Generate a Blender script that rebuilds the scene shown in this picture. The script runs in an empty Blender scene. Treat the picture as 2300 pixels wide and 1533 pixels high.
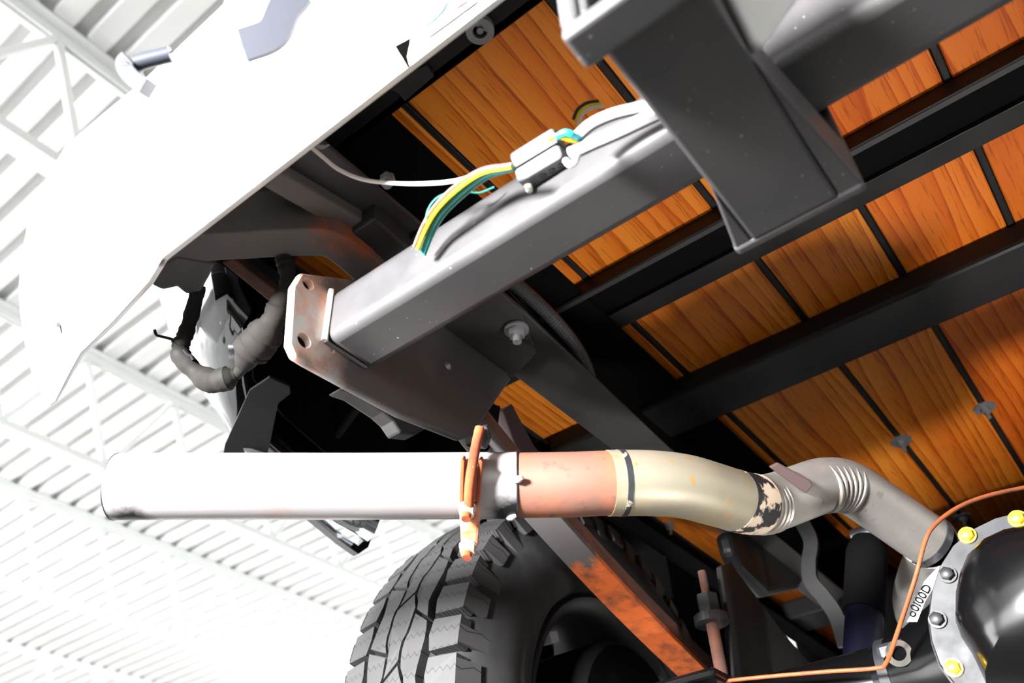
import bpy, bmesh, math, random
from mathutils import Vector, Matrix
random.seed(7)
sc = bpy.context.scene
COL = sc.collection
V = Vector
# ------------------------------------------------------------------ camera
# truck axes: X to the truck's right, Y forward, Z up.  The camera is the origin of "rel" coordinates; OFF lifts them over the floor
CAMH = 1.5
OFF = V((0, 0, CAMH))
FPX = 1898.0
CX, CY = 1150.0, 766.5
_F = V((1895, 1503.5, 1898)).normalized()
_L = V((-3300, 1763.5, 1898)).normalized()
_U = _F.cross(_L).normalized()
_R = _F.cross(_U)
if _R.dot(_L) > 0: _R = -_R
def c2t(v): return V((_R.dot(v), _F.dot(v), _U.dot(v)))
cam = bpy.data.cameras.new('camera'); cam_o = bpy.data.objects.new('camera', cam); COL.objects.link(cam_o)
ax, ay, az = c2t(V((1, 0, 0))), c2t(V((0, -1, 0))), c2t(V((0, 0, -1)))
mw = Matrix((ax, ay, az)).transposed().to_4x4(); mw.translation = OFF
cam_o.matrix_world = mw
cam.sensor_width = 36; cam.lens = 36 * FPX / 2300; cam.clip_start = .02; cam.clip_end = 100
cam.dof.use_dof = True; cam.dof.focus_distance = 1.0; cam.dof.aperture_fstop = 5.0
sc.camera = cam_o
# ------------------------------------------------------------------ world, lamps, exposure
sc.view_settings.view_transform = 'Standard'; sc.view_settings.look = 'None'
sc.view_settings.gamma = 1; sc.view_settings.use_curve_mapping = False
sc.view_settings.exposure = 0.0
sc.cycles.use_denoising = True
sc.cycles.diffuse_bounces = 5; sc.cycles.glossy_bounces = 4; sc.cycles.max_bounces = 8
sc.cycles.caustics_reflective = False; sc.cycles.caustics_refractive = False
sc.cycles.sample_clamp_indirect = 8
w = bpy.data.worlds.new('world'); sc.world = w; w.use_nodes = True
w.node_tree.nodes['Background'].inputs[0].default_value = (1, 1, 1, 1)
w.node_tree.nodes['Background'].inputs[1].default_value = 23.0     # daylight, reaching the shop through its open doors
ADDED_W = 60.0           # spot lamp added under the truck to brighten the wood
def area(name, loc, size, power, rot=(0, 0, 0), col=(1, 1, 1)):
    l = bpy.data.lights.new(name, 'AREA'); l.shape = 'RECTANGLE'; l.size, l.size_y = size; l.energy = power; l.color = col
    o = bpy.data.objects.new(name, l); COL.objects.link(o); o.location = V(loc) + OFF; o.rotation_euler = rot
    return o
fl_ = bpy.data.lights.new('added_rear_light', 'SPOT'); fl_.energy = 1150.0; fl_.spot_size = math.radians(75); fl_.spot_blend = .7; fl_.shadow_soft_size = .16  # spot added behind the truck to brighten rear-facing metal and tread
fl_o = bpy.data.objects.new('added_rear_light', fl_); COL.objects.link(fl_o)
FL = V((-.58, -1.08, .43)); FT = V((-.62, .5, .56)); fl_o.location = FL + OFF
fl_o.rotation_euler = (FT - FL).to_track_quat('-Z', 'Y').to_euler()
# room extents and the two open doors (rel coordinates): used by the walls and by the daylight portals
ZC = 3.4; ZF = -CAMH; YW = 1.735 * ZC; XL, XR, YB = -11.5, 6.0, -9.0
DOOR_L = (-8.0, -.6, 2.2)      # left wall: y from, y to, top
DOOR_B = (-9.5, -2.5, 2.2)     # back wall: x from, x to, top
for loc, size, rot in (((XL, (DOOR_L[0] + DOOR_L[1]) / 2, (ZF + DOOR_L[2]) / 2), (DOOR_L[2] - ZF, DOOR_L[1] - DOOR_L[0]), (0, -math.pi / 2, 0)),
                       (((DOOR_B[0] + DOOR_B[1]) / 2, YB, (ZF + DOOR_B[2]) / 2), (DOOR_B[1] - DOOR_B[0], DOOR_B[2] - ZF), (math.pi / 2, 0, 0))):
    po = area('daylight_portal', loc, size, 1, rot); po.data.cycles.is_portal = True
wl = bpy.data.lights.new('added_bed_light', 'SPOT'); wl.energy = ADDED_W; wl.spot_size = math.radians(66); wl.spot_blend = .8; wl.shadow_soft_size = .07
wl.color = (1, .97, .92)
wl_o = bpy.data.objects.new('added_bed_light', wl); COL.objects.link(wl_o)
WL = V((.28, 1.00, -.50)); wl_o.location = WL + OFF
wl_o.rotation_euler = (V((-.16, 1.12, .86)) - WL).to_track_quat('-Z', 'Y').to_euler()

# ------------------------------------------------------------------ pixel helpers (a pixel gives a direction; a plane the thing touches gives the distance)
def ray(x, y): return c2t(V((x - CX, y - CY, FPX)))
def PZ(x, y, z): r = ray(x, y); return r * (z / r.z)
def PY(x, y, Y): r = ray(x, y); return r * (Y / r.y)
def PX(x, y, X): r = ray(x, y); return r * (X / r.x)
def PD(x, y, d): return ray(x, y) * (d / FPX)
def yz(x, y): r = ray(x, y); return r.y / r.z
# ------------------------------------------------------------------ materials
def lin(c):
    f = lambda u: u / 12.92 if u <= .04045 else ((u + .055) / 1.055) ** 2.4
    return tuple(f(u / 255) for u in c) + (1,)
def newmat(name):
    m = bpy.data.materials.new(name); m.use_nodes = True
    nt = m.node_tree
    return m, nt, nt.nodes['Principled BSDF']
def N(nt, t, **k):
    n = nt.nodes.new(t)
    for a, b in k.items():
        if a.startswith('i_'):
            key = a[2:]
            n.inputs[int(key) if key.isdigit() else key.replace('_', ' ')].default_value = b
        else: setattr(n, a, b)
    return n
def ramp(nt, stops, interp='LINEAR'):
    n = nt.nodes.new('ShaderNodeValToRGB'); n.color_ramp.interpolation = interp
    e = n.color_ramp.elements
    while len(e) < len(stops): e.new(.5)
    for k, (p, c) in enumerate(stops): e[k].position = p; e[k].color = c if len(c) == 4 else tuple(c) + (1,)
    return n
def coords(nt, scale=(1, 1, 1), rnd=True):
    tc = N(nt, 'ShaderNodeTexCoord'); mp = N(nt, 'ShaderNodeMapping'); mp.inputs['Scale'].default_value = scale
    if rnd:
        oi = N(nt, 'ShaderNodeObjectInfo'); mul = N(nt, 'ShaderNodeMath', operation='MULTIPLY'); mul.inputs[1].default_value = 37.0
        nt.links.new(oi.outputs['Random'], mul.inputs[0])
        cb = N(nt, 'ShaderNodeCombineXYZ'); nt.links.new(mul.outputs[0], cb.inputs[0]); nt.links.new(mul.outputs[0], cb.inputs[1])
        ad = N(nt, 'ShaderNodeVectorMath', operation='ADD')
        nt.links.new(tc.outputs['Object'], ad.inputs[0]); nt.links.new(cb.outputs[0], ad.inputs[1]); nt.links.new(ad.outputs[0], mp.inputs[0])
    else: nt.links.new(tc.outputs['Object'], mp.inputs[0])
    return mp.outputs[0]
def noise(nt, vec, scale, detail=4, rough=.55, dist=0):
    n = N(nt, 'ShaderNodeTexNoise'); n.inputs['Scale'].default_value = scale; n.inputs['Detail'].default_value = detail
    n.inputs['Roughness'].default_value = rough; n.inputs['Distortion'].default_value = dist
    nt.links.new(vec, n.inputs['Vector']); return n.outputs[0]
def mixc(nt, fac, a, b, mode='MIX'):
    n = N(nt, 'ShaderNodeMix', data_type='RGBA', blend_type=mode)
    for s, v in ((n.inputs[0], fac), (n.inputs[6], a), (n.inputs[7], b)):
        if hasattr(v, 'is_output'): nt.links.new(v, s)
        else: s.default_value = v
    return n.outputs[2]
def bump(nt, b, h, strength=.2, dist=.002):
    n = N(nt, 'ShaderNodeBump'); n.inputs['Strength'].default_value = strength; n.inputs['Distance'].default_value = dist
    nt.links.new(h, n.inputs['Height']); nt.links.new(n.outputs[0], b.inputs['Normal'])
def mat(name, col, rough=.5, metal=0.0, second=None, scale=12, lo=.45, hi=.65, stretch=(1, 1, 1), specks=None, bstr=0, coat=0, third=None, spec=.5):
    """base colour with patches of a second (and third) colour and fine specks of dust"""
    m, nt, b = newmat(name)
    v = coords(nt, stretch)
    out = lin(col)
    n1 = noise(nt, v, scale, 6, .6)
    if second is not None:
        r = ramp(nt, [(lo, (0, 0, 0)), (hi, (1, 1, 1))]); nt.links.new(n1, r.inputs[0])
        out = mixc(nt, r.outputs[0], out, lin(second))
        rr = N(nt, 'ShaderNodeMapRange'); rr.inputs[3].default_value = rough; rr.inputs[4].default_value = min(1, rough + .25)
        nt.links.new(r.outputs[0], rr.inputs[0]); nt.links.new(rr.outputs[0], b.inputs['Roughness'])
        if metal:
            mr = N(nt, 'ShaderNodeMapRange'); mr.inputs[3].default_value = metal; mr.inputs[4].default_value = metal * .3
            nt.links.new(r.outputs[0], mr.inputs[0]); nt.links.new(mr.outputs[0], b.inputs['Metallic'])
    else: b.inputs['Roughness'].default_value = rough; b.inputs['Metallic'].default_value = metal
    if third is not None:
        n3 = noise(nt, v, scale * 2.3, 5, .6); r3 = ramp(nt, [(.55, (0, 0, 0)), (.66, (1, 1, 1))]); nt.links.new(n3, r3.inputs[0])
        out = mixc(nt, r3.outputs[0], out, lin(third))
    if specks is not None:
        n2 = noise(nt, v, 330, 1, .4); r2 = ramp(nt, [(.77, (0, 0, 0)), (.83, (1, 1, 1))]); nt.links.new(n2, r2.inputs[0])
        out = mixc(nt, r2.outputs[0], out, lin(specks))
    if hasattr(out, 'is_output'): nt.links.new(out, b.inputs['Base Color'])
    else: b.inputs['Base Color'].default_value = out
    b.inputs['Specular IOR Level'].default_value = spec
    if coat: b.inputs['Coat Weight'].default_value = coat; b.inputs['Coat Roughness'].default_value = .05
    if bstr: bump(nt, b, n1, bstr, .003)
    return m
def wood_mat():
    m, nt, b = newmat('varnished_oak')
    v = coords(nt, (1, .09, 1))
    wp = N(nt, 'ShaderNodeTexNoise'); wp.inputs['Scale'].default_value = 5; wp.inputs['Detail'].default_value = 2; nt.links.new(v, wp.inputs['Vector'])
    vm = N(nt, 'ShaderNodeVectorMath', operation='MULTIPLY_ADD'); vm.inputs[1].default_value = (.26, .26, .26)
    nt.links.new(wp.outputs['Color'], vm.inputs[0]); nt.links.new(v, vm.inputs[2])
    wv = N(nt, 'ShaderNodeTexWave', wave_type='BANDS', bands_direction='X', wave_profile='SAW'); wv.inputs['Scale'].default_value = 13
    wv.inputs['Distortion'].default_value = 1.0; wv.inputs['Detail'].default_value = 1.5; wv.inputs['Detail Scale'].default_value = 1.5
    nt.links.new(vm.outputs[0], wv.inputs['Vector'])
    v2 = coords(nt, (1, .035, 1)); pores = noise(nt, v2, 420, 2, .6)
    v3 = coords(nt, (1, .22, 1)); patch = noise(nt, v3, 6, 3, .5)
    r = ramp(nt, [(0, lin((240, 152, 56))), (.5, lin((234, 142, 46))), (.84, lin((222, 124, 34))), (.95, lin((194, 98, 22))), (1, lin((228, 134, 42)))])
    nt.links.new(wv.outputs['Fac'], r.inputs[0])
    ad = N(nt, 'ShaderNodeMath', operation='MULTIPLY_ADD'); ad.inputs[1].default_value = -.10; nt.links.new(wv.outputs['Fac'], ad.inputs[0]); nt.links.new(pores, ad.inputs[2])
    rp = ramp(nt, [(.31, (.5, .47, .42)), (.385, (1, 1, 1))]); nt.links.new(ad.outputs[0], rp.inputs[0])
    c = mixc(nt, .7, r.outputs[0], rp.outputs[0], 'MULTIPLY')
    rq = ramp(nt, [(.3, lin((222, 178, 150))), (.62, (1, 1, 1))]); nt.links.new(patch, rq.inputs[0])
    c = mixc(nt, .8, c, rq.outputs[0], 'MULTIPLY')
    oi = N(nt, 'ShaderNodeObjectInfo'); rv = ramp(nt, [(0, lin((236, 205, 190))), (1, (1, 1, 1))]); nt.links.new(oi.outputs['Random'], rv.inputs[0])
    c = mixc(nt, 1, c, rv.outputs[0], 'MULTIPLY')
    nt.links.new(c, b.inputs['Base Color'])
    b.inputs['Roughness'].default_value = .42; b.inputs['Specular IOR Level'].default_value = .3
    bump(nt, b, pores, .1, .001)
    return m
def pipe_mat(name, a, bcol, spots, rough, metal, lo=.5, hi=.62, scale=10, black=None):
    m, nt, b = newmat(name)
    v = coords(nt, (1, 1, 1))
    n1 = noise(nt, v, scale, 6, .65); r = ramp(nt, [(lo, (0, 0, 0)), (hi, (1, 1, 1))]); nt.links.new(n1, r.inputs[0])
    c = mixc(nt, r.outputs[0], lin(a), lin(bcol))
    n2 = noise(nt, v, 55, 4, .6); r2 = ramp(nt, [(.6, (0, 0, 0)), (.7, (1, 1, 1))]); nt.links.new(n2, r2.inputs[0])
    c = mixc(nt, r2.outputs[0], c, lin(spots))
    nt.links.new(c, b.inputs['Base Color']); b.inputs['Metallic'].default_value = metal
    mr = N(nt, 'ShaderNodeMapRange'); mr.inputs[3].default_value = rough; mr.inputs[4].default_value = rough + .2
    nt.links.new(n2, mr.inputs[0]); nt.links.new(mr.outputs[0], b.inputs['Roughness'])
    bump(nt, b, n2, .08, .002)
    return m
MT = {}
MT['wood'] = wood_mat()
MT['black_steel'] = mat('black_painted_steel', (30, 29, 30), .42, 0, (38, 37, 37), 9, .45, .7, spec=.25)
MT['dark_void'] = mat('black_undercoat_and_shade', (9, 9, 10), .8, 0, (14, 13, 13), 6, spec=.06)  # near-black; also paints shade into the rail web, channel and plate holes
MT['frame'] = mat('dusty_frame_paint', (43, 41, 41), .55, 0, (54, 51, 50), 7, .4, .7, specks=(110, 106, 102))
MT['hitch'] = mat('grey_hitch_paint', (66, 65, 67), .36, 0, (75, 72, 72), 8, .4, .7, specks=(190, 186, 182))
MT['hitch_raw'] = mat('weathered_plate_paint', (150, 146, 142), .5, 0, (205, 160, 136), 14, .46, .6, specks=(70, 62, 58))
MT['rust'] = mat('orange_rust', (160, 74, 34), .85, 0, (112, 52, 28), 30, .4, .7, specks=(214, 150, 110), bstr=.3)
MT['rust_dark'] = mat('dark_rust', (92, 54, 40), .85, 0, (60, 44, 40), 20, .4, .7, bstr=.2)
MT['rust_grey'] = mat('rusty_grey_steel', (100, 94, 90), .7, 0, (156, 76, 34), 16, .5, .6, specks=(60, 50, 46), bstr=.25)
MT['clamp'] = mat('pale_rusty_clamp', (206, 142, 118), .7, 0, (176, 96, 62), 60, .45, .62, specks=(240, 220, 208), bstr=.2)
MT['nut'] = mat('zinc_nut', (214, 208, 196), .4, .6, (226, 190, 140), 60, .5, .62)
MT['steel'] = pipe_mat('aluminized_pipe', (222, 216, 216), (214, 190, 178), (206, 172, 156), .34, .55, scale=7)
MT['sleeve'] = pipe_mat('rusty_sleeve', (136, 98, 84), (168, 104, 78), (108, 84, 76), .42, .3)
MT['tan'] = pipe_mat('heat_tanned_pipe', (154, 146, 128), (156, 138, 100), (176, 134, 70), .36, .45)
MT['dull_pipe'] = pipe_mat('dull_silver_pipe', (150, 145, 140), (166, 156, 144), (132, 124, 116), .35, .6)
MT['soot'] = mat('black_soot', (30, 30, 33), .6, 0, (70, 68, 68), 40, .5, .7)
MT['chrome'] = mat('chrome', (215, 218, 222), .07, 1.0)
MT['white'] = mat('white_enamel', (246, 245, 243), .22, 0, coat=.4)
MT['white_rusty'] = None
MT['rubber'] = mat('tyre_rubber', (70, 63, 65), .62, 0, (78, 76, 77), 14, .4, .7)
MT['rubber_dark'] = mat('tyre_carcass_rubber', (22, 22, 23), .7, 0, (32, 31, 32), 12)
MT['gloss_black'] = mat('gloss_black_paint', (8, 8, 9), .2, spec=.3)
MT['satin_black'] = mat('satin_grey_black_paint', (33, 34, 38), .38, 0, (28, 29, 33), 10)
MT['gold'] = mat('yellow_zinc_bolt', (244, 200, 60), .3, .4)
MT['bolt'] = mat('black_bolt', (36, 35, 36), .45, .1)
MT['tag_and_daylight'] = mat('stamped_metal_and_daylight', (140, 140, 150), .5, 0, spec=.2)
MT['copper'] = mat('rusty_brake_line', (150, 78, 40), .5, .2, (118, 62, 36), 40)
MT['grey_plastic'] = mat('grey_plastic', (104, 104, 108), .5)
MT['grey_tape'] = mat('dusty_tape', (27, 25, 23), .7, 0, (36, 33, 31), 30, .4, .65, bstr=.4, spec=.2)
MT['loom'] = mat('black_loom', (44, 44, 46), .5)
MT['wire_white'] = mat('white_wire', (240, 234, 226), .4)
MT['wire_yellow'] = mat('yellow_wire', (246, 214, 24), .4)
MT['wire_green'] = mat('green_wire', (44, 150, 140), .4)
MT['wire_cyan'] = mat('cyan_wire', (40, 200, 214), .4)
MT['wire_brown'] = mat('brown_wire', (120, 84, 78), .45)
MT['grey_cable'] = mat('light_grey_cable_jacket', (140, 138, 140), .5)
MT['zinc'] = mat('galvanised_metal', (150, 152, 155), .4, .6, (120, 122, 126), 30)
MT['deck'] = mat('white_painted_roof_deck', (226, 227, 226), .6, 0, (214, 214, 214), .7, .55, .8)
MT['joist'] = mat('white_joist_paint', (244, 246, 245), .5)
MT['wall'] = mat('white_shop_wall', (236, 237, 236), .7)
MT['floor'] = mat('grey_concrete', (128, 126, 123), .5, 0, (112, 110, 108), .8)
MT['spring'] = None
PITS = []
def rusty_white():
    m, nt, b = newmat('white_enamel_with_rust_pits')
    tc = N(nt, 'ShaderNodeTexCoord'); v = tc.outputs['Object']; n = noise(nt, v, 120, 3, .5)
    out = lin((240, 239, 237))
    for p_, r_ in PITS:
        dn = N(nt, 'ShaderNodeVectorMath', operation='DISTANCE'); nt.links.new(v, dn.inputs[0]); dn.inputs[1].default_value = p_
        ad = N(nt, 'ShaderNodeMath', operation='MULTIPLY_ADD'); ad.inputs[1].default_value = r_ * 1.2; nt.links.new(n, ad.inputs[0]); nt.links.new(dn.outputs['Value'], ad.inputs[2])
        mr = N(nt, 'ShaderNodeMapRange'); mr.inputs[1].default_value = r_ * 1.1; mr.inputs[2].default_value = r_ * 1.9; mr.inputs[3].default_value = 1; mr.inputs[4].default_value = 0
        nt.links.new(ad.outputs[0], mr.inputs[0]); out = mixc(nt, mr.outputs[0], out, lin((70, 34, 18)))
    if hasattr(out, 'is_output'): nt.links.new(out, b.inputs['Base Color'])
    else: b.inputs['Base Color'].default_value = out
    b.inputs['Roughness'].default_value = .25; b.inputs['Coat Weight'].default_value = .3
    return m
MT['white_rusty'] = MT['white']
def half_rust(name, dark, rusty, axis, lo, hi):
    """paint that gives way to bare rust beyond a ragged line along one axis"""
    m, nt, b = newmat(name)
    v = coords(nt, (1, 1, 1), False); n1 = noise(nt, v, 22, 5, .65)
    tc = N(nt, 'ShaderNodeTexCoord'); sp = N(nt, 'ShaderNodeSeparateXYZ'); nt.links.new(tc.outputs['Object'], sp.inputs[0])
    ad = N(nt, 'ShaderNodeMath', operation='MULTIPLY_ADD'); ad.inputs[1].default_value = .12; nt.links.new(n1, ad.inputs[0]); nt.links.new(sp.outputs[axis], ad.inputs[2])
    mr = N(nt, 'ShaderNodeMapRange'); mr.inputs[1].default_value = lo + .06; mr.inputs[2].default_value = hi + .06; nt.links.new(ad.outputs[0], mr.inputs[0])
    n2 = noise(nt, v, 40, 4, .6); r2 = ramp(nt, [(.42, lin(rusty)), (.64, lin((130, 66, 34))), (.74, lin((70, 50, 44)))]); nt.links.new(n2, r2.inputs[0])
    nt.links.new(mixc(nt, mr.outputs[0], lin(dark), r2.outputs[0]), b.inputs['Base Color']); b.inputs['Roughness'].default_value = .75
    bump(nt, b, n2, .2, .002)
    return m
MT['spring'] = half_rust('spring_rust', (74, 70, 69), (196, 92, 36), 1, -.165, -.15)
def plate_fade():  # pale and pinkish at the rear, turning grey further forward
    m, nt, b = newmat('plate_paint_pale_at_rear')
    v = coords(nt, (1, 1, 1), False); n1 = noise(nt, v, 24, 5, .6); n2 = noise(nt, v, 60, 3, .5)
    tc = N(nt, 'ShaderNodeTexCoord'); sp_ = N(nt, 'ShaderNodeSeparateXYZ'); nt.links.new(tc.outputs['Object'], sp_.inputs[0])
    ad = N(nt, 'ShaderNodeMath', operation='MULTIPLY_ADD'); ad.inputs[1].default_value = .06; nt.links.new(n1, ad.inputs[0]); nt.links.new(sp_.outputs[1], ad.inputs[2])
    mr = N(nt, 'ShaderNodeMapRange'); mr.inputs[1].default_value = -.13; mr.inputs[2].default_value = -.06; nt.links.new(ad.outputs[0], mr.inputs[0])
    r = ramp(nt, [(.42, lin((214, 210, 206))), (.55, lin((224, 178, 156))), (.72, lin((150, 140, 132)))]); nt.links.new(n1, r.inputs[0])
    nt.links.new(mixc(nt, mr.outputs[0], r.outputs[0], lin((76, 74, 74))), b.inputs['Base Color']); b.inputs['Roughness'].default_value = .5
    bump(nt, b, n2, .1, .002)
    return m
MT['side_plate'] = plate_fade()
MT['arm_rust'] = half_rust('arm_rust', (86, 82, 80), (176, 80, 30), 0, .08, .13)

# ------------------------------------------------------------------ mesh builders (all in rel coordinates)
def box(a, b):
    x0, y0, z0 = a; x1, y1, z1 = b
    v = [V((x, y, z)) for z in (z0, z1) for y in (y0, y1) for x in (x0, x1)]
    return v, [(0, 2, 3, 1), (4, 5, 7, 6), (0, 1, 5, 4), (2, 6, 7, 3), (0, 4, 6, 2), (1, 3, 7, 5)]
def obox(c, ex, ey, ez):
    c = V(c); v = [c + ex * i + ey * j + ez * k for k in (-1, 1) for j in (-1, 1) for i in (-1, 1)]
    return v, box((0, 0, 0), (1, 1, 1))[1]
def prism(poly, vec):
    n = len(poly); vec = V(vec); v = [V(p) for p in poly] + [V(p) + vec for p in poly]
    f = [tuple(range(n - 1, -1, -1)), tuple(range(n, 2 * n))] + [(i, (i + 1) % n, n + (i + 1) % n, n + i) for i in range(n)]
    return v, f
def smooth_path(pts, sub=6):
    pts = [V(p) for p in pts]
    if len(pts) < 3: return pts
    P = [pts[0] * 2 - pts[1]] + pts + [pts[-1] * 2 - pts[-2]]; out = []
    for i in range(1, len(P) - 2):
        for k in range(sub):
            t = k / sub; a, b, c, d = P[i - 1], P[i], P[i + 1], P[i + 2]
            out.append(.5 * ((2 * b) + (c - a) * t + (2 * a - 5 * b + 4 * c - d) * t * t + (3 * b - a - 3 * c + d) * t ** 3))
    out.append(pts[-1]); return out
def tube(pts, r, n=16, cap=True, inner=0, flat=None, up=None):
    """round tube along pts; r a number or list; inner>0 gives an open hollow end of that wall radius"""
    pts = [V(p) for p in pts]; m = len(pts)
    rs = [r] * m if not hasattr(r, '__len__') else r
    T = [(pts[min(i + 1, m - 1)] - pts[max(i - 1, 0)]).normalized() for i in range(m)]
    u = V(up) if up else V((0, 0, 1))
    if abs(T[0].dot(u)) > .95: u = V((1, 0, 0))
    nrm = (u - T[0] * u.dot(T[0])).normalized()
    v, f = [], []
    for i in range(m):
        nrm = (nrm - T[i] * nrm.dot(T[i])).normalized(); bi = T[i].cross(nrm)
        for k in range(n):
            a = 2 * math.pi * k / n
            s = (1, 1) if flat is None else flat
            v.append(pts[i] + (nrm * math.cos(a) * s[0] + bi * math.sin(a) * s[1]) * rs[i])
    for i in range(m - 1):
        for k in range(n):
            f.append((i * n + k, i * n + (k + 1) % n, (i + 1) * n + (k + 1) % n, (i + 1) * n + k))
    if cap: f.append(tuple(range(n - 1, -1, -1))); f.append(tuple(range((m - 1) * n, m * n)))
    return v, f
def cyl(p0, p1, r, n=20, r1=None): return tube([p0, p1], [r, r if r1 is None else r1], n)
def join(*parts):
    v, f = [], []
    for a, b in parts:
        o = len(v); v += a; f += [tuple(i + o for i in q) for q in b]
    return v, f
def sweep(pts, prof, up=(0, 0, 1)):
    """closed profile (list of (side, up)) swept along pts with a fixed up"""
    pts = [V(p) for p in pts]; n = len(prof); m = len(pts); v, f = [], []
    for i in range(m):
        t = (pts[min(i + 1, m - 1)] - pts[max(i - 1, 0)]).normalized(); s = t.cross(V(up)).normalized(); q = s.cross(t)
        v += [pts[i] + s * a + q * b for a, b in prof]
    for i in range(m - 1):
        f += [(i * n + k, i * n + (k + 1) % n, (i + 1) * n + (k + 1) % n, (i + 1) * n + k) for k in range(n)]
    f += [tuple(range(n - 1, -1, -1)), tuple(range((m - 1) * n, m * n))]
    return v, f
LOC = {}
def empty(name, loc, parent=None, label=None, cat=None, group=None):
    o = bpy.data.objects.new(name, None); COL.objects.link(o); loc = V(loc) + OFF
    o.empty_display_size = .05
    LOC[o.name] = loc
    if parent: o.parent = parent; o.location = loc - LOC[parent.name]
    else: o.location = loc
    return tag(o, label, cat, group)
def tag(o, label=None, cat=None, group=None, kind=None):
    if label: o['label'] = label
    if cat: o['category'] = cat
    if group: o['group'] = group
    if kind: o['kind'] = kind
    return o
def build(name, geo, m, parent=None, smooth=False, bevel=0, label=None, cat=None, group=None, kind=None, seg=2, solid=0):
    v, f = geo
    lo = V([min(p[i] for p in v) for i in range(3)]); hi = V([max(p[i] for p in v) for i in range(3)]); c = (lo + hi) / 2
    me = bpy.data.meshes.new(name); me.from_pydata([p - c for p in v], [], f)
    bm = bmesh.new(); bm.from_mesh(me); bmesh.ops.recalc_face_normals(bm, faces=bm.faces); bm.to_mesh(me); bm.free()
    me.materials.append(MT[m] if isinstance(m, str) else m)
    o = bpy.data.objects.new(name, me); COL.objects.link(o); wl_ = c + OFF; LOC[o.name] = wl_
    if parent: o.parent = parent; o.location = wl_ - LOC[parent.name]
    else: o.location = wl_
    if smooth:
        for p in me.polygons: p.use_smooth = True
        if hasattr(me, 'set_sharp_from_angle'): me.set_sharp_from_angle(angle=math.radians(40))
    if solid:
        s = o.modifiers.new('solid', 'SOLIDIFY'); s.thickness = solid; s.offset = 0
    if bevel:
        b = o.modifiers.new('bevel', 'BEVEL'); b.width = bevel; b.segments = seg; b.limit_method = 'ANGLE'; b.angle_limit = math.radians(35)
    return tag(o, label, cat, group, kind)
def copy_of(o, delta, parent=None):
    c = o.copy(); COL.objects.link(c); LOC[c.name] = LOC[o.name] + V(delta)
    c.parent = parent
    c.location = LOC[c.name] - (LOC[parent.name] if parent else V((0, 0, 0)))
    return c
def hexnut(c, axis, r, h):
    axis = V(axis).normalized(); return tube([V(c), V(c) + axis * h], r, 6)
def disc_ring(c, axis, ro, ri, h, n=28):
    axis = V(axis).normalized(); u = axis.orthogonal().normalized(); w_ = axis.cross(u); c = V(c); v, f = [], []
    for (r, d) in ((ro, 0), (ro, h), (ri, h), (ri, 0)):
        v += [c + axis * d + (u * math.cos(2 * math.pi * k / n) + w_ * math.sin(2 * math.pi * k / n)) * r for k in range(n)]
    for s in range(4):
        t = (s + 1) % 4
        f += [(s * n + k, s * n + (k + 1) % n, t * n + (k + 1) % n, t * n + k) for k in range(n)]
    return v, f

# ================================================================== the shop
build('floor', box((XL, YB, ZF - .1), (XR, YW, ZF)), 'floor', kind='structure')
build('wall_front', box((XL, YW, ZF), (XR, YW + .15, ZC + .2)), 'wall', kind='structure')
build('wall_left', join(box((XL - .15, YB, ZF), (XL, DOOR_L[0], ZC + .2)), box((XL - .15, DOOR_L[1], ZF), (XL, YW, ZC + .2)), box((XL - .15, DOOR_L[0], DOOR_L[2]), (XL, DOOR_L[1], ZC + .2))), 'wall', kind='structure')
build('wall_right', box((XR, YB, ZF), (XR + .15, YW, ZC + .2)), 'wall', kind='structure')
build('wall_back', join(box((XL, YB - .15, ZF), (DOOR_B[0], YB, ZC + .2)), box((DOOR_B[1], YB - .15, ZF), (XR, YB, ZC + .2)), box((DOOR_B[0], YB - .15, DOOR_B[2]), (DOOR_B[1], YB, ZC + .2))), 'wall', kind='structure')
build('trim_1', box((XL, YW - .05, ZC - .16), (XR, YW, ZC)), 'joist', kind='structure')
ceil = build('ceiling', box((XL, YB, ZC + .06), (XR, YW, ZC + .2)), 'deck', kind='structure')
PITCH = .1524; NP = 6
prof = []
for k in range(NP):
    y0 = k * PITCH; prof += [(y0, 0), (y0 + .085, 0), (y0 + .098, .042), (y0 + .139, .042)]
prof.append((NP * PITCH, 0))
npan = int((YW - YB) / (NP * PITCH)) + 1
first = None
for i in range(npan):
    y1 = YW - i * NP * PITCH
    if first is None:
        v = [V((x, y1 - q, ZC + h)) for q, h in prof for x in (XL, XR)]
        f = [(2 * k, 2 * k + 1, 2 * k + 3, 2 * k + 2) for k in range(len(prof) - 1)]
        first = build('deck_panel', (v, f), 'deck', ceil, solid=.003)
    else: copy_of(first, (0, -i * NP * PITCH, 0), ceil)

def joist(x, label):
    zt, zb = ZC - .002, ZC * .795; ya, yb = YB + .3, YW - .06; r = empty('roof_joist', (x, yb, zb), None, label, 'roof joist', 'open-web roof joists')
    for s in (-1, 1):
        build('top_chord', join(box((x + s * .012, ya, zt - .055), (x + s * .018, yb, zt)), box((x + s * .018, ya, zt - .007), (x + s * .07, yb, zt))), 'joist', r)
    ye = yb - .15
    build('bottom_chord', box((x - .055, ya, zb - .02), (x + .055, ye, zb + .02)), 'joist', r, bevel=.004)
    n = int((ye - ya) / .62); p = None; y = ye - .02
    for k in range(n):
        a = V((x, y, zb + .015)); b = V((x, y - .31, zt - .03)); c = V((x, y - .62, zb + .015))
        if p is None:
            p = build('web_bar', tube([a, b], .021, 8), 'joist', r); q = build('web_bar', tube([b, c], .021, 8), 'joist', r)
        else: copy_of(p, (0, -.62 * k, 0), r); copy_of(q, (0, -.62 * k, 0), r)
        y -= .62
JX = [-.765, -1.306, -1.852, -2.73]
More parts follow.
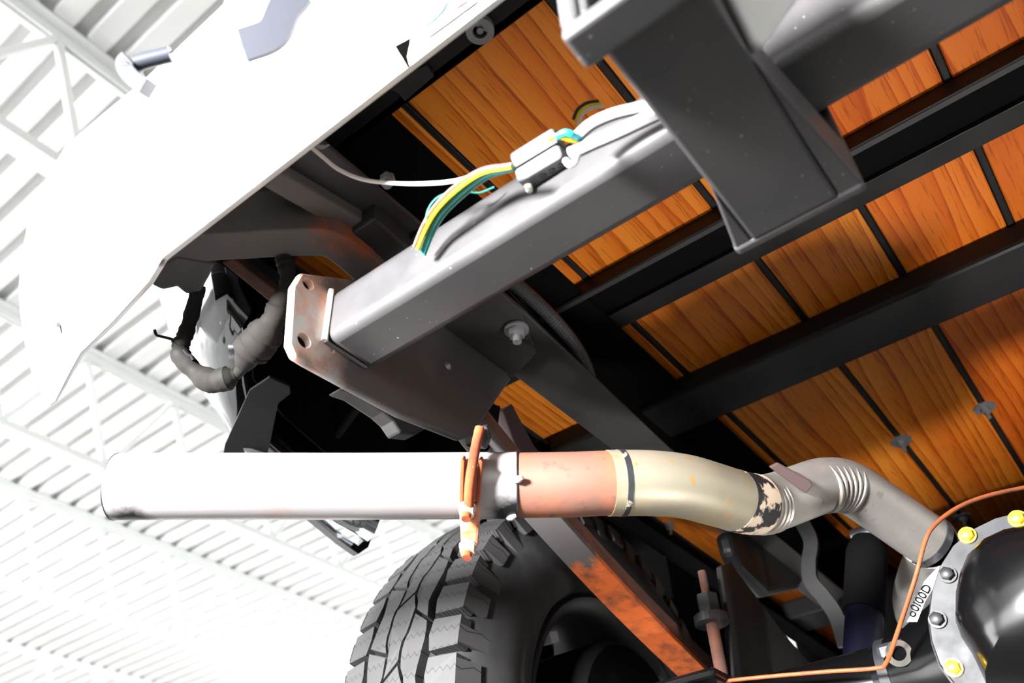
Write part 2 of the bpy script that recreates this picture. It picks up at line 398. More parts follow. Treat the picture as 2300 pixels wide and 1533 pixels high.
for j, l in zip(JX, ['white open-web roof joist crossing above the bumper end', 'white open-web roof joist passing behind the hanging taped wiring bundle',
                     'white open-web roof joist whose top ends at the wall beside the tyre', 'white open-web roof joist farthest from the truck, low under the roof deck']):
    joist(j * ZC, l)
# ================================================================== the truck
H = .857; XCN = -.08
truck = empty('pickup_truck', (XCN, 1.18, -.05), None, 'raised pickup truck seen from below with oak bed, hitch and tailpipe', 'truck')
# --- bed floor: planks, strips, bolts
bed = empty('bed_floor', (XCN, 1.4, H), truck, 'orange varnished oak plank bed floor with black metal strips')
SEAMS = [-.735, -.585, -.433, -.223, -.069, .083, .237, .39, .545]
YR, YFN = .34, 2.75
for a, b in zip(SEAMS[:-1], SEAMS[1:]):
    build('plank', box((a + .0055, YR, H), (b - .0055, YFN, H + .022)), 'wood', bed, bevel=.0015, seg=1)
for k, s in enumerate(SEAMS[1:-1]):
    build('bed_strip', join(box((s - .012, YR, H + .006), (s + .012, YFN, H + .0095)), box((s - .004, YR, H - .0005), (s + .004, YFN, H + .006))), 'black_steel', bed, bevel=.001, seg=1)
for px, py, sx in ((2214, 915, -.069), (2021, 992, -.223), (2157, 1163, -.223), (1503, 1178, None), (1683, 1305, None)):
    p = PZ(px, py, H - .002)
    if sx is not None: p.x = sx
    b = build('strip_washer', disc_ring((p.x, p.y, H - .003), (0, 0, 1), .019 if sx is not None else .011, .003, .003), 'zinc', bed)
    build('strip_bolt', join(hexnut((p.x, p.y, H - .012), (0, 0, 1), .0085, .009), cyl((p.x, p.y, H - .024), (p.x, p.y, H), .0035, 10)), 'zinc', bed)
# --- bed crossmembers
XA, XB = -.72, .56
a2 = .912 * H; zb2 = a2 / yz(1917, 331); lip = yz(1917, 350) * zb2
b2 = 1.045 * H
t = .004
z_ft = (b2) / yz(1917, 452)
cm = build('bed_crossmember', join(box((XA, a2, zb2), (XB, a2 + t, H)), box((XA, yz(1917, 414) * (H - t), H - .012), (XB, b2, H - .0006))), 'black_steel', truck, bevel=.001, label='black steel bed cross channel open at the bottom')
build('channel_lip', box((XA, a2 + t, zb2), (XB, lip, zb2 + t)), 'frame', cm, label='lower lip of the channel, coloured lighter as if lit')  # lighter colour on the lip stands for the light it gets
build('channel_top', box((XA, a2 + t, H - t), (XB, yz(1917, 414) * (H - t), H - .0006)), 'dark_void', cm)  # black colour paints in the lip's shadow inside the channel
a3 = 1.255 * H; zb3 = a3 / yz(1900, 722); b3 = 1.44 * zb3
build('bed_crossmember', box((XA, a3, zb3), (XB, b3, H - .0006)), 'black_steel', truck, bevel=.006, label='broad black box-section bed crossmember')
p = PZ(1760, 1346, H)
build('bed_crossmember', box((XA, p.y + .01, H - .05), (XB, p.y + .12, H - .0006)), 'black_steel', truck, bevel=.006, label='black bed crossmember ahead of the axle')
# --- rear sill with hinge eye and bracket
zs = .80; ys = .467 * zs
build('rear_sill', join(box((-.84, ys - .11, zs), (.62, ys, zs + .012)), box((-.84, ys - .012, zs), (.62, ys, H - .001)), box((-.84, ys - .11, zs), (.62, ys - .10, zs + .12))), 'black_steel', truck, bevel=.002, label='black rear bed sill above the bumper')
p0 = [PZ(x, y, zs - .002) for x, y in ((862, 186), (958, 140), (975, 165), (910, 222), (895, 205))]
build('sill_bracket', prism(p0, (0, 0, -.006)), 'frame', truck, bevel=.001)
c = PZ(1078, 62, zs - .004)
eye = build('hinge_eye', join(disc_ring(c, (0, 0, -1), .0145, .0075, .008), prism([c + V((.006, .013, 0)), c + V((.0145, 0, 0)), c + V((.006, -.05, 0)), c + V((-.004, -.05, 0)), c + V((-.004, -.0145, 0))], (0, 0, -.004))), 'zinc', truck, label='round grey hinge eye with a bolt in the middle')
build('hinge_bolt', cyl(c, c + V((0, 0, -.007)), .0035, 12), 'zinc', eye)
# --- frame rail (C channel open to the inside)
zr = .695
def rail(side):
    xo = -.53 if side < 0 else 2 * XCN + .53
    s = -side
    Y0, Y1 = .30, 2.7
    poly = [V((xo, Y0, zr)), V((xo + s * .088, Y0, zr)), V((xo + s * .088, .62, zr)), V((xo + s * .066, 1.03, zr)), V((xo + s * .066, Y1, zr)), V((xo, Y1, zr))]
    o = build('frame_rail', prism(poly, (0, 0, .006)), 'frame', truck, bevel=.0015, label='grey dusty steel frame rail beside the hitch bracket' if side < 0 else 'grey dusty steel frame rail on the far side')
    build('rail_web', join(box((min(xo, xo + s * .006), Y0, zr + .006), (max(xo, xo + s * .006), Y1, .842)), box((min(xo, xo + s * .085), Y0, .836), (max(xo, xo + s * .085), Y1, .842))), 'dark_void', o, label='inner web of the rail, blackened for shade')  # web and top flange coloured black for the shade inside the rail
rail(-1); rail(1)
# body mounts packing between rail and bed
build('bed_side_angle', join(box((-.74, .36, .79), (-.70, 2.7, .795)), box((-.745, .36, .79), (-.738, 2.7, 1.30))), 'dark_void', truck)
# conduit inside the rail
cp = smooth_path([PZ(x, y, .715) for x, y in ((1120, 610), (1185, 662), (1240, 715), (1285, 768), (1312, 815), (1330, 870))], 22)
rs = [.0085 + (.0014 if i % 2 else 0) for i in range(len(cp))]
build('corrugated_conduit', tube(cp, rs, 14), 'loom', truck, smooth=False, label='black corrugated wiring conduit inside the frame rail')
build('fuel_hose', tube(smooth_path([PZ(x, y, .72) for x, y in ((1130, 640), (1170, 685), (1225, 755), (1270, 815), (1300, 850))], 5), .005, 10), 'gloss_black', truck, smooth=True)

# --- trailer hitch
HX = -.53
hitch = empty('trailer_hitch', (XCN, .44, .55), truck, 'grey welded trailer hitch with square cross tube and receiver')
TY0, TY1, TZ0, TZ1 = .405, .471, .55, .618
build('cross_tube', box((HX, TY0, TZ0), (.40, TY1, TZ1)), 'hitch', hitch, smooth=True, bevel=.011, seg=4, label='grey square steel cross tube')
pl = [PX(x, y, HX) for x, y in ((676, 611), (658, 640), (649, 770), (662, 800), (690, 817), (900, 932), (1035, 985), (1062, 978), (1128, 880), (1150, 851))]
pl += [V((HX, .70, zr - .001)), V((HX, .50, zr - .001)), PX(800, 627, HX)]
def plate_with_holes(poly, holes, th, xaxis):
    # a plate in the plane x=const, holes cut by splitting with bmesh boolean is avoided: added black discs darken the holes
    return prism(poly, (-th, 0, 0))
sp = build('side_plate', prism(pl, (-.009, 0, 0)), MT['side_plate'], hitch, bevel=.003, label='flame-cut side plate with pale rear edge and bolt holes')
cutters = []
for px, py, r in ((692, 637, .0075), (683, 764, .0085), (1006, 820, .006), (747, 788, .003)):
    p = PX(px, py, HX)
    cu = build('hole_cutter', cyl(p + V((.03, 0, 0)), p - V((.03, 0, 0)), r, 20), 'frame'); cutters.append(cu)
    bo = sp.modifiers.new('hole', 'BOOLEAN'); bo.operation = 'DIFFERENCE'; bo.object = cu; bo.solver = 'EXACT'
dg = bpy.context.evaluated_depsgraph_get(); ev = sp.evaluated_get(dg); me2 = bpy.data.meshes.new_from_object(ev)
sp.modifiers.clear(); sp.data = me2
for cu in cutters: bpy.data.objects.remove(cu)
build('weld_bead', tube([V((HX + .003, TY0 - .001, TZ0 - .001)), V((HX + .003, TY0 - .001, TZ1)), ], .0036, 8), 'hitch_raw', hitch, smooth=True)
build('weld_bead', tube([V((HX + .003, TY0, TZ0)), V((HX + .003, TY1 - .01, TZ0))], .002, 8), 'hitch', hitch, smooth=True)
for px, py, r in ((692, 637, .0075), (683, 764, .0085), (1006, 820, .006)):
    p = PX(px, py, HX - .008); build('hole_shade_disc', cyl(p, p - V((.004, 0, 0)), r + .0005, 20), 'dark_void', hitch)  # black disc added at the back of each hole to darken it
# bracket foot under the rail, bolt and washer
build('mount_foot', prism([V((HX, .45, zr - .0005)), V((HX + .095, .45, zr - .0005)), V((HX + .09, .62, zr - .0005)), V((HX + .055, .70, zr - .0005)), V((HX, .72, zr - .0005))], (0, 0, -.006)), 'frame', hitch, bevel=.001)
c = PZ(1160, 738, zr - .008)
build('flange_washer', disc_ring(c, (0, 0, -1), .0155, .004, .003), 'zinc', hitch)
build('mount_bolt', join(hexnut(c + V((0, 0, -.001)), (0, 0, -1), .0105, .011), cyl(c, c + V((0, 0, -.022)), .0055, 12)), 'zinc', hitch, smooth=True)
# receiver
RZ0, RZ1 = .47, .552
RXa, RXb = -.247 * RZ0, -.100 * RZ0
RYa, RYb = .243, .478
g = []
wt = .0065
g = join(box((RXa, RYa, RZ0), (RXb, RYb, RZ0 + wt)), box((RXa, RYa, RZ1 - wt), (RXb, RYb, RZ1)), box((RXa, RYa, RZ0 + wt), (RXa + wt, RYb, RZ1 - wt)), box((RXb - wt, RYa, RZ0 + wt), (RXb, RYb, RZ1 - wt)))
build('receiver_tube', g, 'hitch', hitch, bevel=.004, label='square receiver tube pointing rearward')
ca, cb_ = .0125, .024
g = []
ox0, ox1, oz0, oz1 = RXa - ca, RXb + ca, RZ0 - .013, RZ1 + .012
g = join(box((ox0, RYa - .004, oz0), (ox1, RYa + cb_, RZ0)), box((ox0, RYa - .004, RZ1), (ox1, RYa + cb_, oz1)), box((ox0, RYa - .004, RZ0), (RXa, RYa + cb_, RZ1)), box((RXb, RYa - .004, RZ0), (ox1, RYa + cb_, RZ1)))
build('receiver_collar', g, 'hitch', hitch, bevel=.004, seg=3, label='thick square collar around the receiver mouth, pale on its rear face')
fz = RZ0
flp = [PZ(x, y, fz) for x, y in ((1660, 577), (1700, 563), (1935, 442), (1953, 430))]
fy = flp[0].y
build('front_plate', box((PZ(1661, 577, fz).x, fy - .010, fz), (PZ(1952, 430, fz).x, fy, .60)), 'hitch', hitch, bevel=.003)
def skirt(xin, xout, y0):
    v = [V((xin, y0, fz + .001)), V((xin, fy - .004, fz + .001)), V((xout, fy - .004, fz + .001)), V((xin, y0, fz + .05)), V((xin, fy - .004, fz + .05)), V((xout, fy - .004, fz + .05))]
    return v, [(0, 1, 2), (3, 5, 4), (0, 3, 4, 1), (1, 4, 5, 2), (2, 5, 3, 0)]
build('gusset', skirt(RXa, PZ(1661, 577, fz).x, .41), 'hitch', hitch, bevel=.002)
build('gusset', skirt(RXb, PZ(1952, 430, fz).x, .33), 'hitch', hitch, bevel=.002)
# chain loop: bent flat bar on the side of the receiver
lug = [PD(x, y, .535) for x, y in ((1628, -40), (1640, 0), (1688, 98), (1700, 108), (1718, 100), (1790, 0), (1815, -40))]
build('chain_lug', prism(lug, -az * .014), 'white', hitch, bevel=.004, seg=3, label='chain lug on the side of the receiver, coloured white as if lit')  # white here paints in the light falling on the lug

# --- spring hanger and things behind the side plate
hg = [PX(x, y, -.56) for x, y in ((762, 872), (790, 862), (880, 880), (1060, 950), (1075, 985), (1000, 935), (935, 975), (900, 972), (882, 945), (860, 925), (800, 885))]
build('spring_hanger', prism(hg, (-.02, 0, 0)), 'frame', truck, bevel=.003, label='cast spring hanger hanging below the side plate')
build('shackle', prism([PX(x, y, -.565) for x, y in ((1130, 920), (1150, 905), (1200, 1000), (1240, 1050), (1200, 1060), (1160, 1000))], (-.02, 0, 0)), mat('dark_red_primer', (46, 27, 28), .7), truck, bevel=.002)
build('hanger_bracket', join(prism([PX(x, y, -.545) for x, y in ((1058, 965), (1100, 905), (1125, 910), (1118, 975), (1098, 1012), (1062, 992))], (-.012, 0, 0)),), 'dark_void', truck, bevel=.002)
# --- leaf spring
spx = (-.578, -.532)
base = [(.60, .615), (.70, .565), (.82, .517), (.97, .466), (1.12, .424), (1.2, .408), (1.32, .412), (1.5, .44), (1.75, .50), (1.95, .56)]
leafspring = empty('leaf_spring', (-.555, 1.18, .42), truck, 'leaf spring pack half dark, half covered in orange rust')
for k, (i0, i1) in enumerate(((0, 10), (0, 9), (0, 8), (0, 8))):
    seg = base[i0:i1]; pts = smooth_path([V(((spx[0] + spx[1]) / 2, y, z + .0085 * (3 - k))) for y, z in seg], 4)
    wd = .0222 - .0006 * (3 - k)
    build('leaf', sweep(pts, [(-wd, 0), (wd, 0), (wd, .0078), (-wd, .0078)]), 'spring' if k == 3 else 'rust_dark', leafspring, bevel=.001)
# u-bolts with nuts at the axle
ub = empty('spring_u_bolt', (-.5, 1.12, .4), truck, 'rusty U-bolt clamping the spring to the axle')
pt = PY(1598, 1395, 1.10); pb = PY(1600, 1560, 1.10)
build('rod', cyl((pt.x, 1.10, pb.z), (pt.x, 1.10, pt.z + .0), .0085, 14), 'rust_dark', ub, smooth=True)
build('rod_end', cyl((pt.x, 1.10, pt.z), (pt.x, 1.10, pt.z + .075), .006, 12), 'rust_dark', ub, smooth=True)
build('nut', hexnut((pt.x, 1.10, pt.z + .008), (0, 0, 1), .016, .03), 'bolt', ub)
build('washer', disc_ring((pt.x, 1.10, pt.z - .004), (0, 0, 1), .024, .006, .012), 'bolt', ub)
build('spring_plate', join(box((-.60, 1.05, .365), (-.47, 1.30, .378)), box((-.585, 1.06, .335), (-.525, 1.10, .365))), 'gloss_black', truck, bevel=.006)
build('axle_bracket', prism([PX(x, y, -.47) for x, y in ((1620, 1270), (1640, 1260), (1760, 1420), (1830, 1500), (1650, 1540), (1640, 1400))], (-.01, 0, 0)), 'black_steel', truck, bevel=.002)
# --- bump stop bracket and strap over the axle
build('bump_stop', prism([PX(x, y, -.50) for x, y in ((1636, 1190), (1650, 1240), (1670, 1275), (1730, 1335), (1800, 1318), (1810, 1300), (1740, 1235), (1724, 1190))], (-.03, 0, 0)), 'black_steel', truck, bevel=.012, seg=3, label='grey curved bump-stop bracket under the rail')
st = smooth_path([PY(x, y, 1.36) for x, y in ((1800, 1170), (1822, 1215), (1818, 1262), (1822, 1305), (1850, 1340), (1880, 1385), (1900, 1450))], 5)
build('shock_mount_strap', sweep(st, [(-.012, -.004), (.012, -.004), (.012, .004), (-.012, .004)], up=(0, -1, 0)), 'black_steel', truck, smooth=True)
# --- shock absorber
sa, sb = PY(1948, 1215, 1.34), PY(1936, 1500, 1.28)
shock = empty('shock_absorber', sb, truck, 'black shock absorber with blue lower body')
MT['navy'] = mat('dark_blue_paint', (10, 11, 26), .4, spec=.2)
mid = sa.lerp(sb, .60)
build('dust_tube', tube([sa, sa.lerp(sb, .1), mid], [.024, .031, .031], 24), 'dark_void', shock, smooth=True)
build('body', cyl(mid, sb, .027, 24), 'navy', shock, smooth=True)
build('top_eye', join(cyl(sa + V((-.02, 0, .012)), sa + V((.045, 0, .012)), .014, 18), cyl(sa + V((.045, 0, .012)), sa + V((.052, 0, .012)), .02, 18)), 'bolt', shock, smooth=True)

# --- rear axle
AY, AZ = 1.18, .34
axle = empty('rear_axle', (XCN, AY, AZ), truck, 'gloss black rear axle with domed differential cover')
build('axle_tube', join(tube([V((-.72, AY, AZ)), V((-.30, AY, AZ))], .05, 32), tube([V((-.30, AY, AZ)), V((-.25, AY, AZ)), V((-.20, AY, AZ))], [.05, .062, .085], 32), tube([V((.04, AY, AZ)), V((.60, AY, AZ))], .05, 32)), 'gloss_black', axle, smooth=True)
build('tube_band', disc_ring((-.29, AY, AZ), (1, 0, 0), .056, .049, .012), 'satin_black', axle, smooth=True)
c = PY(2026, 1472, AY - .052)
build('vent_boss', join(disc_ring(c, (0, -1, 0), .016, .009, .012), ), 'chrome', axle, smooth=True)
build('tube_lug', box((c.x - .03, AY - .052, c.z - .018), (c.x + .03, AY - .03, c.z + .022)), 'satin_black', axle, bevel=.006)
DY = 1.0
left = [PY(x, y, DY) for x, y in ((2300, 1147), (2235, 1163), (2180, 1190), (2140, 1225), (2110, 1272), (2092, 1330), (2085, 1390), (2092, 1440), (2110, 1492), (2150, 1545))]
lefi = [PY(x, y, DY) for x, y in ((2310, 1192), (2255, 1203), (2205, 1226), (2175, 1258), (2157, 1300), (2147, 1345), (2146, 1395), (2160, 1432), (2185, 1470), (2215, 1535))]
xm = -.045
def closed(lp_, bottom):
    pts = [(p.x, p.z) for p in lp_]
    pts += [(pts[-1][0] * .55 + xm * .45, bottom + .012), (xm, bottom)]
    right = [(2 * xm - x, z) for x, z in reversed(pts) if x < xm - .004]
    return pts + right
oo = closed(left, .215); ii = closed(lefi, .245)
def loops(rings):
    v, f = [], []; n = len(rings[0])
    for r in rings: v += [V(p) for p in r]
    for s in range(len(rings) - 1):
        f += [(s * n + k, s * n + (k + 1) % n, (s + 1) * n + (k + 1) % n, (s + 1) * n + k) for k in range(n)]
    f.append(tuple(range((len(rings) - 1) * n, len(rings) * n)))
    f.append(tuple(range(n - 1, -1, -1)))
    return v, f
cxm = sum(p[0] for p in ii) / len(ii); czm = sum(p[1] for p in ii) / len(ii)
def sc_(pts, s, y): return [(cxm + (x - cxm) * s, y, czm + (z - czm) * s) for x, z in pts]
build('differential_housing', loops([sc_(oo, .80, AY + .12), sc_(oo, .90, AY), sc_(oo, .95, DY + .03), sc_(oo, .96, DY + .022)]), 'satin_black', axle, smooth=True)
build('cover_gasket', loops([sc_(oo, 1.015, DY + .022), sc_(oo, 1.015, DY + .006)]), 'gloss_black', axle)
build('cover_flange', loops([sc_(oo, 1, DY + .006), sc_(oo, 1, DY + .001), sc_(oo, .99, DY - .001), sc_(ii, 1.0, DY - .001)]), 'satin_black', axle, smooth=True, label='satin grey rim of the differential cover')
build('differential_cover', loops([sc_(ii, 1.0, DY), sc_(ii, .985, DY - .006), sc_(ii, .94, DY - .024), sc_(ii, .84, DY - .042), sc_(ii, .66, DY - .056), sc_(ii, .42, DY - .064), sc_(ii, .18, DY - .067)]), 'gloss_black', axle, smooth=True, label='glossy black domed differential cover')
for px, py, m in ((2287, 1166, 'gold'), (2174, 1203, 'gold'), (2130, 1291, 'bolt'), (2107, 1392, 'bolt'), (2143, 1500, 'gold')):
    p = PY(px, py, DY - .001)
    b = build('cover_bolt', join(disc_ring(p, (0, -1, 0), .0095, .004, .003, 20), tube([p + V((0, -.003, 0)), p + V((0, -.009, 0)), p + V((0, -.0105, 0))], [.0072, .0072, .005], 6)), m, axle, smooth=True, label='bright yellow zinc cover bolt' if m == 'gold' else 'black cover bolt')
# id tag: thin stamped strip tucked behind the cover rim
tg = [PY(x, y, DY + .02) for x, y in ((2036, 1396), (2046, 1380), (2062, 1335), (2076, 1305), (2108, 1270), (2114, 1276), (2098, 1318), (2078, 1350), (2060, 1396))]
tagp = build('stamped_tag', prism(tg, (0, .0008, 0)), 'tag_and_daylight', axle, label='thin bright stamped metal tag')
p = PY(2047, 1385, DY + .0195); q = PY(2078, 1332, DY + .0195)
d = (q - p).normalized()
cu = bpy.data.curves.new('stamp', 'FONT'); cu.body = 'o0I00D'; cu.size = .0135; cu.extrude = .0003
to = bpy.data.objects.new('stamp', cu); COL.objects.link(to)
dg = bpy.context.evaluated_depsgraph_get(); tm = bpy.data.meshes.new_from_object(to.evaluated_get(dg)); bpy.data.objects.remove(to)
nrm = V((0, -1, 0)); upv = nrm.cross(d).normalized()
tv = [p + d * v.co.x + upv * (v.co.y - .003) + nrm * (v.co.z + .0008) for v in tm.vertices]; tf = [tuple(f_.vertices) for f_ in tm.polygons]
build('stamped_letters', (tv, tf), 'dark_void', tagp)
# brake line
bl = [PY(1560, 1536, 1.09), PY(1700, 1521, 1.09), PY(1850, 1508, 1.09), PY(1965, 1500, 1.09), PY(1990, 1488, 1.085), PY(2012, 1430, 1.06), PY(2055, 1300, 1.02), PY(2078, 1215, 1.02), PY(2100, 1178, 1.03), PY(2150, 1140, 1.06), PY(2220, 1112, 1.1), PY(2330, 1088, 1.16)]
build('brake_line', tube(smooth_path(bl, 6), .0026, 10), 'copper', truck, smooth=True, label='thin copper-coloured brake line bent around the axle')

# --- wheel
WX0, WW = -.70, .19; WY, WZ = 1.18, .34
wheel = empty('rear_wheel', (WX0 - WW / 2, WY, WZ), truck, 'all-terrain tyre on a dark slotted wheel')
def wpt(x, r, th): return V((x, WY - r * math.cos(th), WZ + r * math.sin(th)))
def revolve(prof_, n=96):
    v, f = [], []; m = len(prof_)
    for k in range(n):
        th = 2 * math.pi * k / n; v += [wpt(x, r, th) for x, r in prof_]
    for k in range(n):
        for j in range(m - 1): f.append((k * m + j, k * m + j + 1, ((k + 1) % n) * m + j + 1, ((k + 1) % n) * m + j))
    return v, f
xo_ = WX0 - WW
RT = .379
tyre = build('tyre', revolve([(WX0 - .02, .225), (WX0 + .012, .24), (WX0 + .027, .275), (WX0 + .026, .315), (WX0 + .012, .350), (WX0 - .003, .370), (WX0 - .03, RT), (WX0 - WW / 2, RT + .004), (xo_ + .03, RT), (xo_ + .003, .370), (xo_ - .012, .35), (xo_ - .026, .315), (xo_ - .027, .275), (xo_ - .012, .24), (xo_ + .02, .225)]), 'rubber_dark', wheel, smooth=True, label='black all-terrain tyre')
# tread blocks
NB = 46; dth = 2 * math.pi / NB
tv, tf = [], []
def block(poly, r0, r1, taper=.0012, dome=True):
    """poly: list of (u across 0..1 from inner shoulder, th)"""
    n = len(poly); cu_ = sum(p[0] for p in poly) / n; ct = sum(p[1] for p in poly) / n; o = len(tv)
    def rr(u, r): return r - .010 * (2 * u - 1) ** 2 * (1 if dome else 0)
    for u, th in poly: tv.append(wpt(WX0 - u * WW, r0, th))
    for u, th in poly:
        du = u + (cu_ - u) * .02; dt = th + (ct - th) * .02; tv.append(wpt(WX0 - du * WW, rr(u, r1), dt))
    tf.append(tuple(o + n + k for k in range(n)))
    for k in range(n): tf.append((o + k, o + (k + 1) % n, o + n + (k + 1) % n, o + n + k))
R1 = .397
for k in range(NB):
    t0 = k * dth
    # shoulders: inner block wraps onto the sidewall
    for side in (0, 1):
        off = 0 if side == 0 else dth * .5
        f_ = (lambda u: u) if side == 0 else (lambda u: 1 - u)
        block([(f_(-.035), t0 + off + .06 * dth), (f_(.185), t0 + off + .02 * dth), (f_(.205), t0 + off + .45 * dth), (f_(.185), t0 + off + .88 * dth), (f_(-.035), t0 + off + .86 * dth)], .366, R1)
        # side lug running down the sidewall
        xs = WX0 if side == 0 else xo_; sg = 1 if side == 0 else -1
        o = len(tv); ta, tb = t0 + off + .14 * dth, t0 + off + (.62 if k % 2 else .74) * dth; lo_ = .335 if k % 2 else .35
        for x, r in ((xs + sg * .0065, .386), (xs + sg * .0175, lo_)):
            for th in (ta, tb): tv.append(wpt(x, r, th))
        for x, r in ((xs - sg * .002, .38), (xs + sg * .008, lo_)):
            for th in (ta, tb): tv.append(wpt(x, r, th))
        tf.extend([(o, o + 1, o + 3, o + 2), (o, o + 2, o + 6, o + 4), (o + 1, o + 5, o + 7, o + 3), (o + 2, o + 3, o + 7, o + 6)])
g_in = [(0, .235), (.25, .265), (.5, .235), (.75, .215)]
g_a = [(0, .385), (.22, .375), (.42, .43), (.70, .435), (.86, .395)]
g_b = [(0, .59), (.20, .60), (.36, .565), (.62, .56), (.82, .60)]
g_out = [(0, .765), (.25, .735), (.5, .765), (.75, .785)]
def gu(g, t):
    t_ = t % 1; pts = g + [(1, g[0][1])]
    for (a, ua), (b, ub) in zip(pts[:-1], pts[1:]):
        if a <= t_ <= b: return ua + (ub - ua) * (t_ - a) / (b - a)
hw = .011
for k in range(NB // 2):
    D = dth * 2; t0 = k * D
    for ga, gb, ph, sl in ((g_in, g_a, .05, .16), (g_a, g_b, .38, -.18), (g_b, g_out, .70, .16)):
        na = 9; ta = [ph + sl / 2 * -1 + .022 + (1 - .044) * i / (na - 1) for i in range(na)]; tb_ = [ph + sl / 2 + .022 + (1 - .044) * i / (na - 1) for i in range(na)]
        block([(gu(ga, t) + hw, t0 + t * D) for t in ta] + [(gu(gb, t) - hw, t0 + t * D) for t in reversed(tb_)], .374, R1 + .001)
def tread_mat():
    m, nt, b = newmat('tread_rubber_with_sipes')
    tc = N(nt, 'ShaderNodeTexCoord'); sp_ = N(nt, 'ShaderNodeSeparateXYZ'); nt.links.new(tc.outputs['Object'], sp_.inputs[0])
    at = N(nt, 'ShaderNodeMath', operation='ARCTAN2'); nt.links.new(sp_.outputs[2], at.inputs[0]); nt.links.new(sp_.outputs[1], at.inputs[1])
    zx = N(nt, 'ShaderNodeMath', operation='PINGPONG'); zx.inputs[1].default_value = .0052; nt.links.new(sp_.outputs[0], zx.inputs[0])
    m1 = N(nt, 'ShaderNodeMath', operation='MULTIPLY'); m1.inputs[1].default_value = NB * 2 / (2 * math.pi); nt.links.new(at.outputs[0], m1.inputs[0])
    m2 = N(nt, 'ShaderNodeMath', operation='MULTIPLY_ADD'); m2.inputs[1].default_value = 46.0; nt.links.new(zx.outputs[0], m2.inputs[0]); nt.links.new(m1.outputs[0], m2.inputs[2])
    fr = N(nt, 'ShaderNodeMath', operation='FRACT'); nt.links.new(m2.outputs[0], fr.inputs[0])
    r = ramp(nt, [(0, lin((14, 14, 15))), (.045, lin((14, 14, 15))), (.075, lin((52, 51, 52)))]); nt.links.new(fr.outputs[0], r.inputs[0])
    nt.links.new(r.outputs[0], b.inputs['Base Color']); b.inputs['Roughness'].default_value = .55
    return m
build('tread', (tv, tf), tread_mat(), wheel, bevel=0, label='blocky zigzag tread pattern')
rimp = [(WX0 - .004, .232), (WX0 + .004, .226), (WX0 - .004, .214), (WX0 - .03, .205), (WX0 - .10, .190), (WX0 - WW + .01, .20), (WX0 - WW, .226)]
build('wheel_rim', revolve(rimp, 72), 'bolt', wheel, smooth=True, solid=.005, label='dark steel wheel rim')
# wheel disc with slots: sectors left open
dv, df = [], []; ns = 8
xd = WX0 - .125
for s in range(ns):
    for (a0, a1, r0, r1_) in ((s / ns, (s + .62) / ns, .10, .196), ):
        n = 8; o = len(dv)
        for k in range(n + 1):
            th = 2 * math.pi * (a0 + (a1 - a0) * k / n) + .42
            for x in (xd, xd - .006):
                dv += [wpt(x, r0, th), wpt(x, r1_, th)]
        for k in range(n):
            a, b = o + 4 * k, o + 4 * k + 4
            df += [(a, a + 1, b + 1, b), (a + 2, b + 2, b + 3, a + 3), (a, b, b + 2, a + 2), (a + 1, a + 3, b + 3, b + 1)]
        a = o; df.append((a, a + 2, a + 3, a + 1)); a = o + 4 * n; df.append((a, a + 1, a + 3, a + 2))
build('wheel_spokes', (dv, df), 'dark_void', wheel)
wwp = PX(1232, 1433, -.722); build('daylight_patch', obox(wwp, V((.012, 0, 0)), V((0, .010, .004)), V((0, -.003, .008))), 'tag_and_daylight', wheel, bevel=.002, label='added bright patch standing in for daylight through the wheel')  # added block; its pale colour stands for daylight through the wheel opening
build('wheel_hub', revolve([(xd - .02, .002), (xd - .02, .05), (xd, .105), (xd + .006, .105), (xd + .006, .002)], 48), 'dark_void', wheel, smooth=True)
build('brake_drum', revolve([(WX0 + .035, .03), (WX0 + .035, .145), (WX0 + .02, .155), (WX0 - .09, .155), (WX0 - .10, .03)], 64), 'dark_void', wheel, smooth=True, label='black brake drum inside the wheel')

# --- exhaust
PP = [(262, 1092, .90), (500, 1091, .90), (800, 1091, .90), (1000, 1090, .90), (1160, 1089, .90), (1280, 1087, .90), (1365, 1084, .905), (1460, 1084, .915), (1540, 1092, .932), (1610, 1111, .955), (1680, 1130, .985), (1735, 1127, 1.02), (1800, 1105, 1.05), (1855, 1088, 1.075), (1910, 1096, 1.09), (1990, 1148, 1.10), (2085, 1214, 1.105)]
SUB = 8
path = smooth_path([PD(*p) for p in PP], SUB)
exh = empty('exhaust', PD(1160, 1089, .9), truck, 'exhaust tailpipe in silver, rusty and tan sections over the axle')
PR = .0352
def idx(k): return k * SUB
def hollow(pts, r, wall):
    o_ = tube(pts, r, 40, cap=False); i_ = tube(pts, r - wall, 40, cap=False)
    n = len(o_[0]); v = o_[0] + i_[0]; f = o_[1] + [tuple(reversed([i + n for i in q])) for q in i_[1]]
    for base_ in (0, len(pts) - 1):
        f += [(base_ * 40 + k, base_ * 40 + (k + 1) % 40, n + base_ * 40 + (k + 1) % 40, n + base_ * 40 + k) for k in range(40)]
    return v, f
